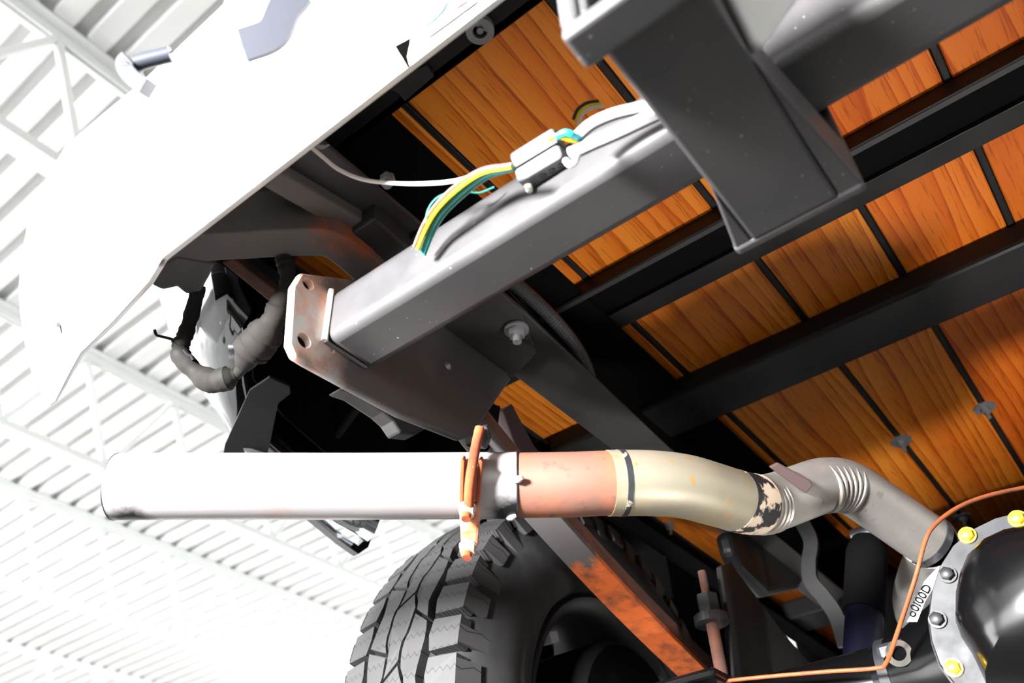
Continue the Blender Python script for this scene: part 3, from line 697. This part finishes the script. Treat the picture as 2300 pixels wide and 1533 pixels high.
def steel_tail():
    m, nt, b = newmat('aluminized_tailpipe_sooty_mouth')
    v = coords(nt, (1, 1, 1), False)
    vs = coords(nt, (.35, .35, 6), False)
    n1 = noise(nt, v, 8, 6, .65); r = ramp(nt, [(.56, (0, 0, 0)), (.74, (1, 1, 1))]); nt.links.new(n1, r.inputs[0])
    c = mixc(nt, r.outputs[0], lin((184, 178, 178)), lin((190, 152, 134)))
    st_ = noise(nt, vs, 12, 3, .5); rs_ = ramp(nt, [(.35, (.86, .86, .87)), (.6, (1, 1, 1))]); nt.links.new(st_, rs_.inputs[0])
    c = mixc(nt, 1, c, rs_.outputs[0], 'MULTIPLY')
    # soot at the two ends: distance from the mouth's lower lip and from the joint's lower side
    tc = N(nt, 'ShaderNodeTexCoord')
    n2 = noise(nt, v, 60, 4, .6)
    for pos, rad in ((SOOT[0], .034), (SOOT[1], .036)):
        dn = N(nt, 'ShaderNodeVectorMath', operation='DISTANCE'); nt.links.new(tc.outputs['Object'], dn.inputs[0]); dn.inputs[1].default_value = pos
        ad = N(nt, 'ShaderNodeMath', operation='MULTIPLY_ADD'); ad.inputs[1].default_value = .022; nt.links.new(n2, ad.inputs[0]); nt.links.new(dn.outputs['Value'], ad.inputs[2])
        mr = N(nt, 'ShaderNodeMapRange'); mr.inputs[1].default_value = rad * .72; mr.inputs[2].default_value = rad * 1.15; mr.inputs[3].default_value = 1; mr.inputs[4].default_value = 0
        nt.links.new(ad.outputs[0], mr.inputs[0]); c = mixc(nt, mr.outputs[0], c, lin((34, 34, 37)))
    nt.links.new(c, b.inputs['Base Color']); b.inputs['Metallic'].default_value = .45; b.inputs['Roughness'].default_value = .36
    return m
tp = path[:idx(4) + 1]
_v = hollow(tp, PR, .002)
_lo = V([min(p[i] for p in _v[0]) for i in range(3)]); _hi = V([max(p[i] for p in _v[0]) for i in range(3)]); _c = (_lo + _hi) / 2
SOOT = [tuple(PD(300, 1160, .885) - _c), tuple(PD(1150, 1150, .88) - _c)]
build('tail_pipe', _v, steel_tail(), exh, smooth=True, label='bright silver tailpipe tip with sooty mouth')
rim_pts = [path[0], path[0].lerp(path[1], .03)]
build('pipe_lip', hollow([path[0] - (path[1] - path[0]) * .004, path[0] + (path[1] - path[0]) * .05], PR + .0004, .003), 'soot', exh, smooth=True)
build('rusty_sleeve', hollow(path[idx(4):idx(6) + 1], PR - .0008, .002), 'sleeve', exh, smooth=True, label='brown rusty pipe section')
build('joint_weld', tube([path[idx(4)], path[idx(4)].lerp(path[idx(4) + 1], .12)], PR + .0012, 40), 'soot', exh, smooth=True)
for px, py in ((1164, 1076), (1150, 1160)):
    p = PD(px, py, .862 if py < 1100 else .88); build('tack_weld', tube([p + V((-.006, 0, 0)), p, p + V((.006, 0, 0))], [.002, .0042, .002], 10), 'steel', exh, smooth=True)
build('tan_pipe', hollow(path[idx(6):idx(10) + 1], PR, .002), 'tan', exh, smooth=True, label='heat-tanned pipe section')
i0 = idx(6) + 2
bandm = mat('flaked_black_band', (34, 36, 40), .5, 0, (190, 180, 160), 35, .56, .6)
build('black_band', hollow([path[i0], path[i0 + 1]], PR + .0006, .001), bandm, exh, smooth=True)
a_, b_ = idx(10) - 4, idx(10) + 3
build('burnt_band', hollow(path[a_:b_], PR + .0006, .001), mat('burnt_paint_band', (26, 26, 27), .5, 0, (196, 176, 156), 30, .5, .54), exh, smooth=True, label='flaking black burnt band')
# bent section with crimp wrinkles
bp = path[idx(10):]
rr = []
for k in range(len(bp)): rr.append(PR - .001)
build('over_axle_pipe', hollow(bp, PR - .0008, .002), 'dull_pipe', exh, smooth=True, label='dull silver pipe bending over the axle')
L = [0]
for a, b in zip(path[:-1], path[1:]): L.append(L[-1] + (b - a).length)
def at(s):
    for k in range(len(path) - 1):
        if L[k + 1] >= s: t = (s - L[k]) / (L[k + 1] - L[k]); return path[k].lerp(path[k + 1], t), (path[k + 1] - path[k]).normalized()
    return path[-1], (path[-1] - path[-2]).normalized()
def wrinkles(s0, n, step, name):
    for k in range(n):
        c_, t_ = at(s0 + k * step); u = t_.orthogonal().normalized(); w2 = t_.cross(u)
        side = (V((0, 0, 0)) - c_).normalized()      # wrinkles sit on the inside of the bend, facing down and rearward
        dn = (V((.1, -.6, -.75))); dn = (dn - t_ * dn.dot(t_)).normalized(); e2 = t_.cross(dn)
        pts = [c_ + (dn * math.cos(a) + e2 * math.sin(a)) * (PR - .0012) for a in [(-1.25 + 2.5 * j / 16) for j in range(17)]]
        rad = [.0005 + .0034 * math.cos((j / 16 - .5) * math.pi) for j in range(17)]
        build(name, tube(pts, rad, 8), 'dull_pipe', exh, smooth=True)
wrinkles(L[idx(10)] + .022, 3, .0095, 'crimp')
wrinkles(L[idx(13)] - .014, 6, .0095, 'crimp')
build('end_band', hollow([path[-1] - (path[-1] - path[-2]).normalized() * .004, path[-1] + (path[-1] - path[-2]).normalized() * .006], PR + .0008, .003), 'soot', exh, smooth=True)
low = smooth_path([path[-1], PD(2096, 1250, 1.16), PD(2075, 1300, 1.25), PD(2060, 1345, 1.36), PD(2060, 1380, 1.5)], 6)
build('front_pipe', hollow(low, PR + .001, .002), 'dull_pipe', exh, smooth=True)
# hanger tab welded on the bend
build('hanger_tab', prism([PD(x, y, 1.0) for x, y in ((1728, 1048), (1748, 1038), (1820, 1078), (1828, 1090), (1812, 1108), (1795, 1098), (1752, 1066))], az * -.006), mat('brown_tab_rust', (58, 42, 40), .8), exh, bevel=.002)
# clamp and hanger at the pipe
dc = .853
def bar(pts, d, th, m, name, parent, bevel=.0015, label=None):
    return build(name, prism([PD(x, y, d) for x, y in pts], -az * th), m, parent, bevel=bevel, label=label)
clamp = exh
bar([(1031, 1128), (1077, 1126), (1078, 1160), (1073, 1232), (1036, 1236), (1032, 1160)], dc, .010, 'clamp', 'clamp_saddle', exh, .003, 'pale rusty clamp saddle with two zinc nuts')
bar([(1031, 1130), (1040, 1130), (1043, 1034), (1038, 1030), (1034, 1034)], dc - .003, .03, 'rust', 'clamp_prong', exh, .001)
bar([(1068, 1130), (1077, 1128), (1084, 1036), (1079, 1032), (1074, 1036)], dc - .003, .03, 'rust', 'clamp_prong', exh, .001)
rp = smooth_path([PD(1052, 1150, dc - .004), PD(1055, 1090, dc - .006), PD(1062, 1040, dc - .002), PD(1070, 995, dc + .02), PD(1078, 960, dc + .03)], 5)
build('hanger_rod', tube(rp, .0052, 12), 'rust', exh, smooth=True, label='orange rusty hanger rod')
for px, py in ((1049, 1142), (1051, 1228)):
    p = PD(px, py, dc - .002); ax_ = V((.1, -.25, -1)).normalized()
    build('clamp_nut', join(tube([p, p + ax_ * .008], .0082, 6), disc_ring(p - ax_ * .002, ax_, .0092, .004, .002)), 'nut', exh)
    build('clamp_stud', cyl(p, p + ax_ * .014, .0048, 14), 'rust', exh, smooth=True)
p1 = PD(1085, 968, .90)
build('rubber_hanger', join(prism([PD(x, y, .885) for x, y in ((1062, 965), (1095, 955), (1104, 985), (1092, 1010), (1070, 1005))], -az * .02)), 'loom', exh, bevel=.003)

# --- rear bumper
zb_ = .60
yb_ = .433 * zb_
bump_o = empty('rear_bumper', (XCN, .24, .62), truck, 'white painted rear bumper with small rust pits and wrapped end')
def bumper_piece(cols_, name, label=None):
    # columns along the bumper: each a section from the lower lip to the top edge
    cols = []
    for b0, t0_, k in cols_:
        b0, t0_ = V(b0), V(t0_); mid_ = (b0 + t0_) / 2
        cols.append([b0, b0 + V((0, -.004 * k, -.001 * k)), b0 + V((0, -.018 * k, .020 * k)), mid_ + V((-.004 * (1 - k), -.022 * k, 0)), t0_, t0_ + V((0, .06, .012))])
    v = [p for c_ in cols for p in c_]; m = 6; f = []
    for k in range(len(cols) - 1):
        for j in range(m - 1): f.append((k * m + j, (k + 1) * m + j, (k + 1) * m + j + 1, k * m + j + 1))
    return build(name, (v, f), 'white_rusty', bump_o, smooth=True, solid=.004, label=label)
pk = PZ(380, 580, zb_); pn = PZ(917, 151, zb_)
xs = [((x, yb_, zb_), (x, .178, .80), 1) for x in (.62, .2)]
for k in range(0, 6):
    x = pn.x + (pk.x - pn.x) * k / 5; xs.append(((x, yb_, zb_), (x, .178, .80), 1))
for bx, by, bz, tx, ty, tz, k in ((345, 632, .600, 230, 262, .80, 1), (262, 722, .602, 150, 330, .80, .9), (190, 790, .605, 96, 420, .795, .75), (165, 832, .608, 66, 500, .79, .6), (143, 872, .611, 50, 580, .78, .45), (128, 898, .614, 45, 650, .77, .3), (116, 906, .616, 48, 700, .76, .18), (104, 900, .618, 56, 760, .74, .08)):
    xs.append((PZ(bx, by, bz), PZ(tx, ty, tz), k))
bb = bumper_piece(xs, 'bumper_bar', 'long white bumper bar with a wrapped end')
nv = [(884, 102), (927, 79), (916, 128), (922, 151), (917, 156), (905, 135)]
cu = build('notch_cutter', prism([PZ(x, y, .55) for x, y in nv], ray(905, 115).normalized() * .22), 'frame')
bo = bb.modifiers.new('notch', 'BOOLEAN'); bo.operation = 'DIFFERENCE'; bo.object = cu; bo.solver = 'EXACT'
from mathutils.bvhtree import BVHTree
bvh = BVHTree.FromPolygons([v_.co + LOC[bb.name] - OFF for v_ in bb.data.vertices], [tuple(p_.vertices) for p_ in bb.data.polygons])
def on_bumper(px, py):
    h = bvh.ray_cast(V((0, 0, 0)), ray(px, py).normalized()); return h[0], h[1]
for px, py, r_ in ((190, 716, .004), (211, 711, .005), (273, 665, .004), (96, 790, .003), (102, 802, .002), (262, 240, .002), (268, 222, .002), (362, 584, .007), (226, 735, .0024)):
    h = on_bumper(px, py)[0]
    if h is not None: PITS.append((tuple(h - (LOC[bb.name] - OFF)), r_))
hh, hn = on_bumper(137, 739)
cu2 = build('hole_cutter', cyl(hh - hn * .03, hh + hn * .03, .0085, 20), 'frame')
bo2 = bb.modifiers.new('hole', 'BOOLEAN'); bo2.operation = 'DIFFERENCE'; bo2.object = cu2; bo2.solver = 'EXACT'
me2 = bpy.data.meshes.new_from_object(bb.evaluated_get(bpy.context.evaluated_depsgraph_get())); bb.modifiers.clear(); bb.data = me2
bpy.data.objects.remove(cu); bpy.data.objects.remove(cu2)
bb.data.materials.clear(); bb.data.materials.append(rusty_white())
pr = PZ(930, 151, zb_ + .0)
MT['red'] = mat('red_reflection', (150, 6, 14), .4); MT['pale_blue'] = mat('pale_blue_reflection', (96, 168, 190), .5); MT['grey_line'] = mat('grey_reflection', (70, 66, 68), .5)  # flat colours for the reflections painted onto the bumper
def on_face(name, pts, m, label, lift=.0012):
    g_ = []
    for px, py in pts:
        h_, n_ = on_bumper(px, py); n_ = n_ if n_.dot(h_) < 0 else -n_; g_.append(h_ + n_ * .003)
    e_ = (g_[1] - g_[0]).cross(g_[2] - g_[0]).normalized(); e_ = e_ if e_.dot(g_[0]) < 0 else -e_
    build(name, prism(g_, e_ * lift), m, bump_o, label=label)
on_face('blue_reflection', [(955, 66), (972, 30), (978, 4), (1012, 4), (1000, 28), (975, 52)], 'pale_blue', 'pale blue reflection painted on the bumper face')
on_face('grey_reflection', [(962, 84), (1000, 55), (1066, 4), (1082, 4), (1006, 60), (966, 88)], 'grey_line', 'thin grey reflection painted on the bumper face')
on_face('red_reflection', [(1022, 20), (1046, 2), (1060, 2), (1026, 24)], 'red', 'short red reflection painted on the bumper face')
nt_ = [PZ(x, y, zb_ + .03) for x, y in ((886, 103), (925, 82), (918, 130), (916, 148), (900, 128))]
build('notch_bracket', prism(nt_, (0, 0, .02)), 'frame', truck, bevel=.001)
# clip and lamp bracket on the upper edge
MT['blue_grey'] = mat('pale_blue_grey_plastic', (48, 50, 58), .5, spec=.2)
ck = [PD(x, y, .66) for x, y in ((334, 200), (312, 186), (294, 166), (289, 148), (298, 138))]
clip = build('rubber_clip', sweep(smooth_path(ck, 5), [(-.0065, -.009), (.0065, -.009), (.0065, .009), (-.0065, .009)], up=tuple(az)), 'blue_grey', truck, smooth=True, bevel=.001, label='pale grey curled strip at the bumper top edge')
build('clip_tube', tube(smooth_path([PD(x, y, .66) for x, y in ((306, 142), (335, 134), (360, 128), (384, 122))], 4), [.0065] * 13, 14), 'blue_grey', clip, smooth=True)
build('clip_wire', tube([PD(382, 117, .66), PD(399, 116, .66)], .0006, 6), 'loom', clip)
lb = [PD(x, y, .62) for x, y in ((545, 103), (600, 84), (622, 62), (640, 20), (672, -20))]
build('lamp_bracket', sweep(smooth_path(lb, 4), [(-.012, -.003), (.012, -.003), (.012, .003), (-.012, .003)], up=tuple(az)), 'blue_grey', truck, smooth=True, label='pale blue grey lamp bracket above the bumper')
build('bracket_pad', prism([PD(x, y, .618) for x, y in ((537, 92), (560, 85), (600, 78), (616, 60), (622, 78), (600, 92), (556, 112), (540, 106))], -az * .006), 'grey_plastic', truck, bevel=.001)
# --- bumper brackets behind the bumper
def zplate(name, pts, z, th, m, bevel=.002, label=None):
    return build(name, prism([PZ(x, y, z) for x, y in pts], (0, 0, th)), m, truck, bevel=bevel, label=label)
zplate('bumper_arm', [(588, 418), (628, 386), (815, 497), (780, 528)], .68, .05, 'rust_grey', .003, 'speckled rusty grey bumper arm')
zplate('arm_mount_block', [(776, 532), (838, 490), (905, 547), (1000, 630), (940, 680), (850, 605)], .672, .05, 'frame', .003)
arm = smooth_path([PZ(x, y, .665) for x, y in ((300, 600), (430, 556), (560, 545), (660, 540), (735, 542), (790, 575), (860, 640))], 5)
build('curved_bumper_arm', sweep(arm, [(-.020, -.004), (.020, -.004), (.020, .06), (.012, .06), (.012, .004), (-.02, .004)]), 'arm_rust', truck, smooth=False, bevel=.002, label='curved bumper bracket, grey turning to orange rust')
zplate('bumper_stay', [(340, 640), (352, 600), (395, 575), (485, 590), (452, 655), (418, 662), (398, 645), (366, 652)], .66, .03, 'frame', .003)
zplate('lower_stay', [(498, 590), (522, 578), (640, 668), (622, 692)], .69, .012, 'rust_dark', .002)
# --- bedside: chrome-bright outer skin with curled lower edge, black inside
yb0 = [(.395, .93), (.42, .86), (.45, .81), (.49, .765), (.54, .735), (.60, .702), (.70, .676), (.80, .656), (.865, .648)]
BX = -.975
def bed_section(y, zb):
    pr_ = []; hw_ = .082 if y < .5 else max(.03, .082 - (y - .5) * .55)
    for k in range(13):
        a = math.pi * k / 12 * .93 + .12; pr_.append((BX + hw_ + hw_ * math.cos(a), zb + .075 - .075 * math.sin(a)))
    pr_ += [(BX - .006, zb + .14), (BX - .008, zb + .3), (BX, 1.32)]
    return [V((x, y, z)) for x, z in pr_]
rings = [bed_section(y, zb) for y, zb in yb0]
v = [p for r in rings for p in r]; m_ = len(rings[0]); f = []
for k in range(len(rings) - 1):
    for j in range(m_ - 1): f.append((k * m_ + j, (k + 1) * m_ + j, (k + 1) * m_ + j + 1, k * m_ + j + 1))
build('bedside_panel', (v, f), 'chrome', truck, smooth=True, solid=.002, label='mirror-bright rear bedside with a curled lower edge')
fl = [PZ(x, y, .70) for x, y in ((560, 878), (605, 848), (650, 868), (652, 884), (625, 905), (603, 1010), (585, 1060), (500, 1030), (505, 1000))]
build('bedside_flange', prism(fl, (0, 0, .004)), mat('dusty_black_flange', (34, 33, 34), .5, 0, (46, 45, 46), 9, .4, .7, specks=(110, 108, 106), spec=.3), truck, label='dusty dark inner flange of the bedside')
iw = [V((BX + (.158 if y < .5 else .12), y, zb + (.068 if y < .5 else .012))) for y, zb in yb0]
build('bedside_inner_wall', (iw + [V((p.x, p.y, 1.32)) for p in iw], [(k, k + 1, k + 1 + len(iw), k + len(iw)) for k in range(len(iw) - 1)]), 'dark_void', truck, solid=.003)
build('arch_lip', sweep([V((BX + .008, .70, .672)), V((BX + .004, .78, .655)), V((BX, .83, .645)), V((BX, .868, .638)), V((BX, .885, .655)), V((BX, .90, .70))], [(-.006, -.004), (.006, -.004), (.006, .010), (-.006, .010)]), 'chrome', truck, smooth=True)
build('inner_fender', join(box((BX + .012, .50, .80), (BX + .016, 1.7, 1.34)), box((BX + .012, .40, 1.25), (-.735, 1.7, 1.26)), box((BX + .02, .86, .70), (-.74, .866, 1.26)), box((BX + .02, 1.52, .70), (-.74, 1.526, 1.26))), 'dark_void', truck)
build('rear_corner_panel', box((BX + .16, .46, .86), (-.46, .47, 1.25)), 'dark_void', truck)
build('fender_brace', tube([PX(732, 1012, -.88), PX(812, 905, -.80)], .006, 8), 'grey_tape', truck)
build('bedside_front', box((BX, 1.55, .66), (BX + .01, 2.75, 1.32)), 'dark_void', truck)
build('bed_wall', box((-.742, .34, H), (-.735, 2.75, 1.34)), 'black_steel', truck)
build('bed_wall', box((.545, .34, H), (.555, 2.75, 1.34)), 'black_steel', truck)
build('tailgate', box((-.73, .275, .90), (.54, .315, 1.30)), 'white', truck, bevel=.01, label='white tailgate above the rear sill')
build('bed_corner_post', box((-.965, .44, .95), (-.745, .458, 1.32)), 'white', truck, bevel=.006)
build('bed_headboard', box((-.742, 2.75, .62), (.555, 2.77, 1.34)), 'black_steel', truck)
build('cab_rear', box((-.95, 2.80, .30), (.80, 2.84, 1.6)), 'dark_void', truck)
build('fuel_tank', box((-.50, 1.75, .52), (.30, 2.40, .72)), 'dark_void', truck, bevel=.04, seg=3)

# --- wiring
harness = empty('trailer_wiring', PY(1215, 365, .40), truck, 'flat grey trailer plug with yellow, green, white and brown wires on the hitch tube')
pc = PY(1214, 358, TY0 - .012)
ex = V((1, .05, .02)).normalized(); ez = V((.05, -.35, 1)).normalized(); ey = ez.cross(ex).normalized(); ez = ex.cross(ey).normalized()
plug = build('plug_body', obox(pc, ex * .0235, ey * .0105, ez * .0165), 'grey_plastic', harness, bevel=.004, seg=3, label='flat four-way plug body')
build('plug_lip', obox(pc - ez * .002 - ey * .0015, ex * .0245, ey * .0115, ez * .0012), 'loom', harness, bevel=.0008)
for k in (-.1, .35, .8): 
    c = pc - ez * .0168 + ex * (.0235 * k * .85); build('plug_socket', cyl(c + ez * .002, c - ez * .0006, .0032, 14), 'soot', harness)
c = pc - ez * .0165 - ex * .0185; build('plug_pin', tube([c + ez * .006, c - ez * .004, c - ez * .007], [.0036, .0036, .0026], 14), 'wire_white', harness, smooth=True)
def wire(name, pts, r, m, parent=harness, label=None): return build(name, tube(smooth_path(pts, 6), r, 8), m, parent, smooth=True, label=label)
ww = [(690, 322, .80), (725, 352, .80), (762, 381, .80), (820, 404, .79), (900, 412, .77), (980, 411, .75), (1040, 402, .735), (1085, 384, .72), (1150, 371, .69)]
white_wire = empty('loose_white_wire', PD(*ww[0]), truck, 'single white wire sagging from behind the bumper to the plug')
wire('insulation', [PD(*p) for p in ww], .0020, 'wire_white', white_wire)
build('wire_end', tube(smooth_path([PD(x, y, .80) for x, y in ((698, 321), (712, 328), (726, 330), (740, 325))], 4), [.0008, .001, .001, .001, .0015, .002, .002, .002, .002, .0015, .001, .001, .0006], 6), 'grey_cable', white_wire)
for k, (m, dx, dy, dd) in enumerate((('wire_yellow', 0, 0, 0), ('wire_green', 9, 7, .004), ('wire_brown', -8, -6, .003), ('wire_green', 14, 12, .010), ('wire_brown', -4, -10, .008))):
    wire('wire', [PD(x + dx * s, y + dy * s, d_ + dd) for x, y, d_, s in ((938, 560, .77, 1), (958, 512, .765, 1), (985, 468, .75, 1), (1030, 424, .735, 1), (1085, 388, .715, .8), (1150, 374, .69, .4))], .0021 if m != 'wire_brown' else .0018, m)
wire('wire', [PD(x, y, .76) for x, y in ((957, 500), (962, 470), (985, 442), (1030, 428), (1075, 433), (1110, 420))], .0009, 'wire_green')
wire('wire', [PD(x, y, d_) for x, y, d_ in ((1233, 312, .66), (1255, 306, .655), (1280, 312, .655), (1300, 318, .66))], .0024, 'wire_yellow')
wire('wire', [PD(x, y, d_) for x, y, d_ in ((1250, 308, .655), (1268, 298, .65), (1285, 302, .65), (1302, 312, .66))], .0026, 'wire_cyan')
wire('wire', [PD(x, y, d_) for x, y, d_ in ((1270, 360, .655), (1280, 370, .65), (1292, 362, .65), (1298, 348, .655))], .0026, 'wire_white')
wire('grey_cable', [PD(x, y, d_) for x, y, d_ in ((1282, 345, .665), (1330, 322, .655), (1390, 296, .645), (1450, 268, .64), (1490, 250, .64))], .0058, 'grey_cable', label='light grey cable jacket')
wire('grey_cable', [PD(x, y, d_) for x, y, d_ in ((1295, 308, .67), (1330, 278, .665), (1380, 256, .66), (1440, 242, .655), (1480, 235, .65))], .0052, 'grey_cable')
for k, m in enumerate(('loom', 'wire_yellow', 'wire_white')):
    wire('wire', [PD(x + 5 * k, y + 5 * k, .80) for x, y in ((1288, 268), (1298, 246), (1318, 232), (1345, 228))], .0019, m)
tb = empty('taped_wiring_bundle', PD(490, 860, .93), truck, 'grey taped wiring bundle drooping between the bumper bracket and the side plate')
def lumpy(pts, rads, name, seed, label=None):
    sp_ = smooth_path([PD(*p) for p in pts], 6); n = len(sp_); rnd = random.Random(seed)
    rs_ = []
    for k in range(n):
        t_ = k / (n - 1) * (len(rads) - 1); i_ = min(int(t_), len(rads) - 2); rs_.append((rads[i_] + (rads[i_ + 1] - rads[i_]) * (t_ - i_)) * (1 + rnd.uniform(-.10, .10)))
    return build(name, tube(sp_, rs_, 12), 'grey_tape', tb, smooth=True, label=label)
lumpy([(447, 640, .95), (432, 700, .95), (415, 755, .94), (405, 775, .94)], [.008, .0085, .009, .010], 'taped_lead', 1)
lumpy([(405, 772, .94), (408, 800, .935), (440, 835, .93), (475, 855, .925), (508, 850, .92), (530, 842, .92)], [.0085, .011, .010, .014, .014, .008], 'tape_wrap', 2)
lumpy([(530, 842, .92), (548, 822, .915)], [.0065, .0065], 'wire_core', 3)
lumpy([(545, 825, .915), (562, 790, .91), (585, 765, .905), (605, 735, .90), (622, 705, .90)], [.009, .019, .022, .016, .010], 'tape_wrap', 4)
lumpy([(618, 715, .90), (628, 685, .90), (640, 650, .90), (645, 615, .905), (640, 580, .91)], [.012, .013, .007, .0085, .011], 'tape_wrap', 5)
build('stray_wire', tube(smooth_path([PD(x, y, .94) for x, y in ((347, 740), (352, 752), (370, 757), (396, 764))], 5), .0016, 8), 'grey_tape', tb, smooth=True)
build('tape_tail', tube(smooth_path([PD(x, y, .925) for x, y in ((412, 785), (422, 796), (430, 800), (434, 808))], 4), .002, 6), 'grey_tape', tb)
build('bracket_scrap', prism([PZ(x, y, .70) for x, y in ((744, 384), (757, 370), (812, 412), (808, 416))], (0, 0, .004)), 'arm_rust', truck, label='small orange rusty tab behind the white wire')
c = PZ(871, 398, .69)
build('rail_end_bolt', join(hexnut(c, (0, 0, -1), .008, .008), cyl(c, c + V((0, 0, -.014)), .0045, 12)), 'zinc', truck)

# housings and stands for the two added lamps, out of view
for P0, P1, lab in ((WL, V((-.16, 1.12, .86)), 'added unseen lamp on a short stand under the right side of the truck'), (FL, FT, 'added unseen flood lamp on a tall stand behind the rear bumper')):
    r = empty('added_lamp', (P0.x, P0.y, ZF), None, lab, 'lamp', 'added lamps out of view')
    dv_ = (P1 - P0).normalized(); bk = P0 - dv_ * .10
    build('stand_pole', cyl((bk.x, bk.y, ZF + .03), (bk.x, bk.y, bk.z - .05), .012, 12), 'zinc', r)
    build('stand_base', cyl((bk.x, bk.y, ZF), (bk.x, bk.y, ZF + .03), .16, 28), 'black_steel', r, bevel=.004)
    build('lamp_head', tube([P0 - dv_ * .28, P0 - dv_ * .22, P0 - dv_ * .19], [.06, .13, .15], 28), 'black_steel', r, smooth=True)
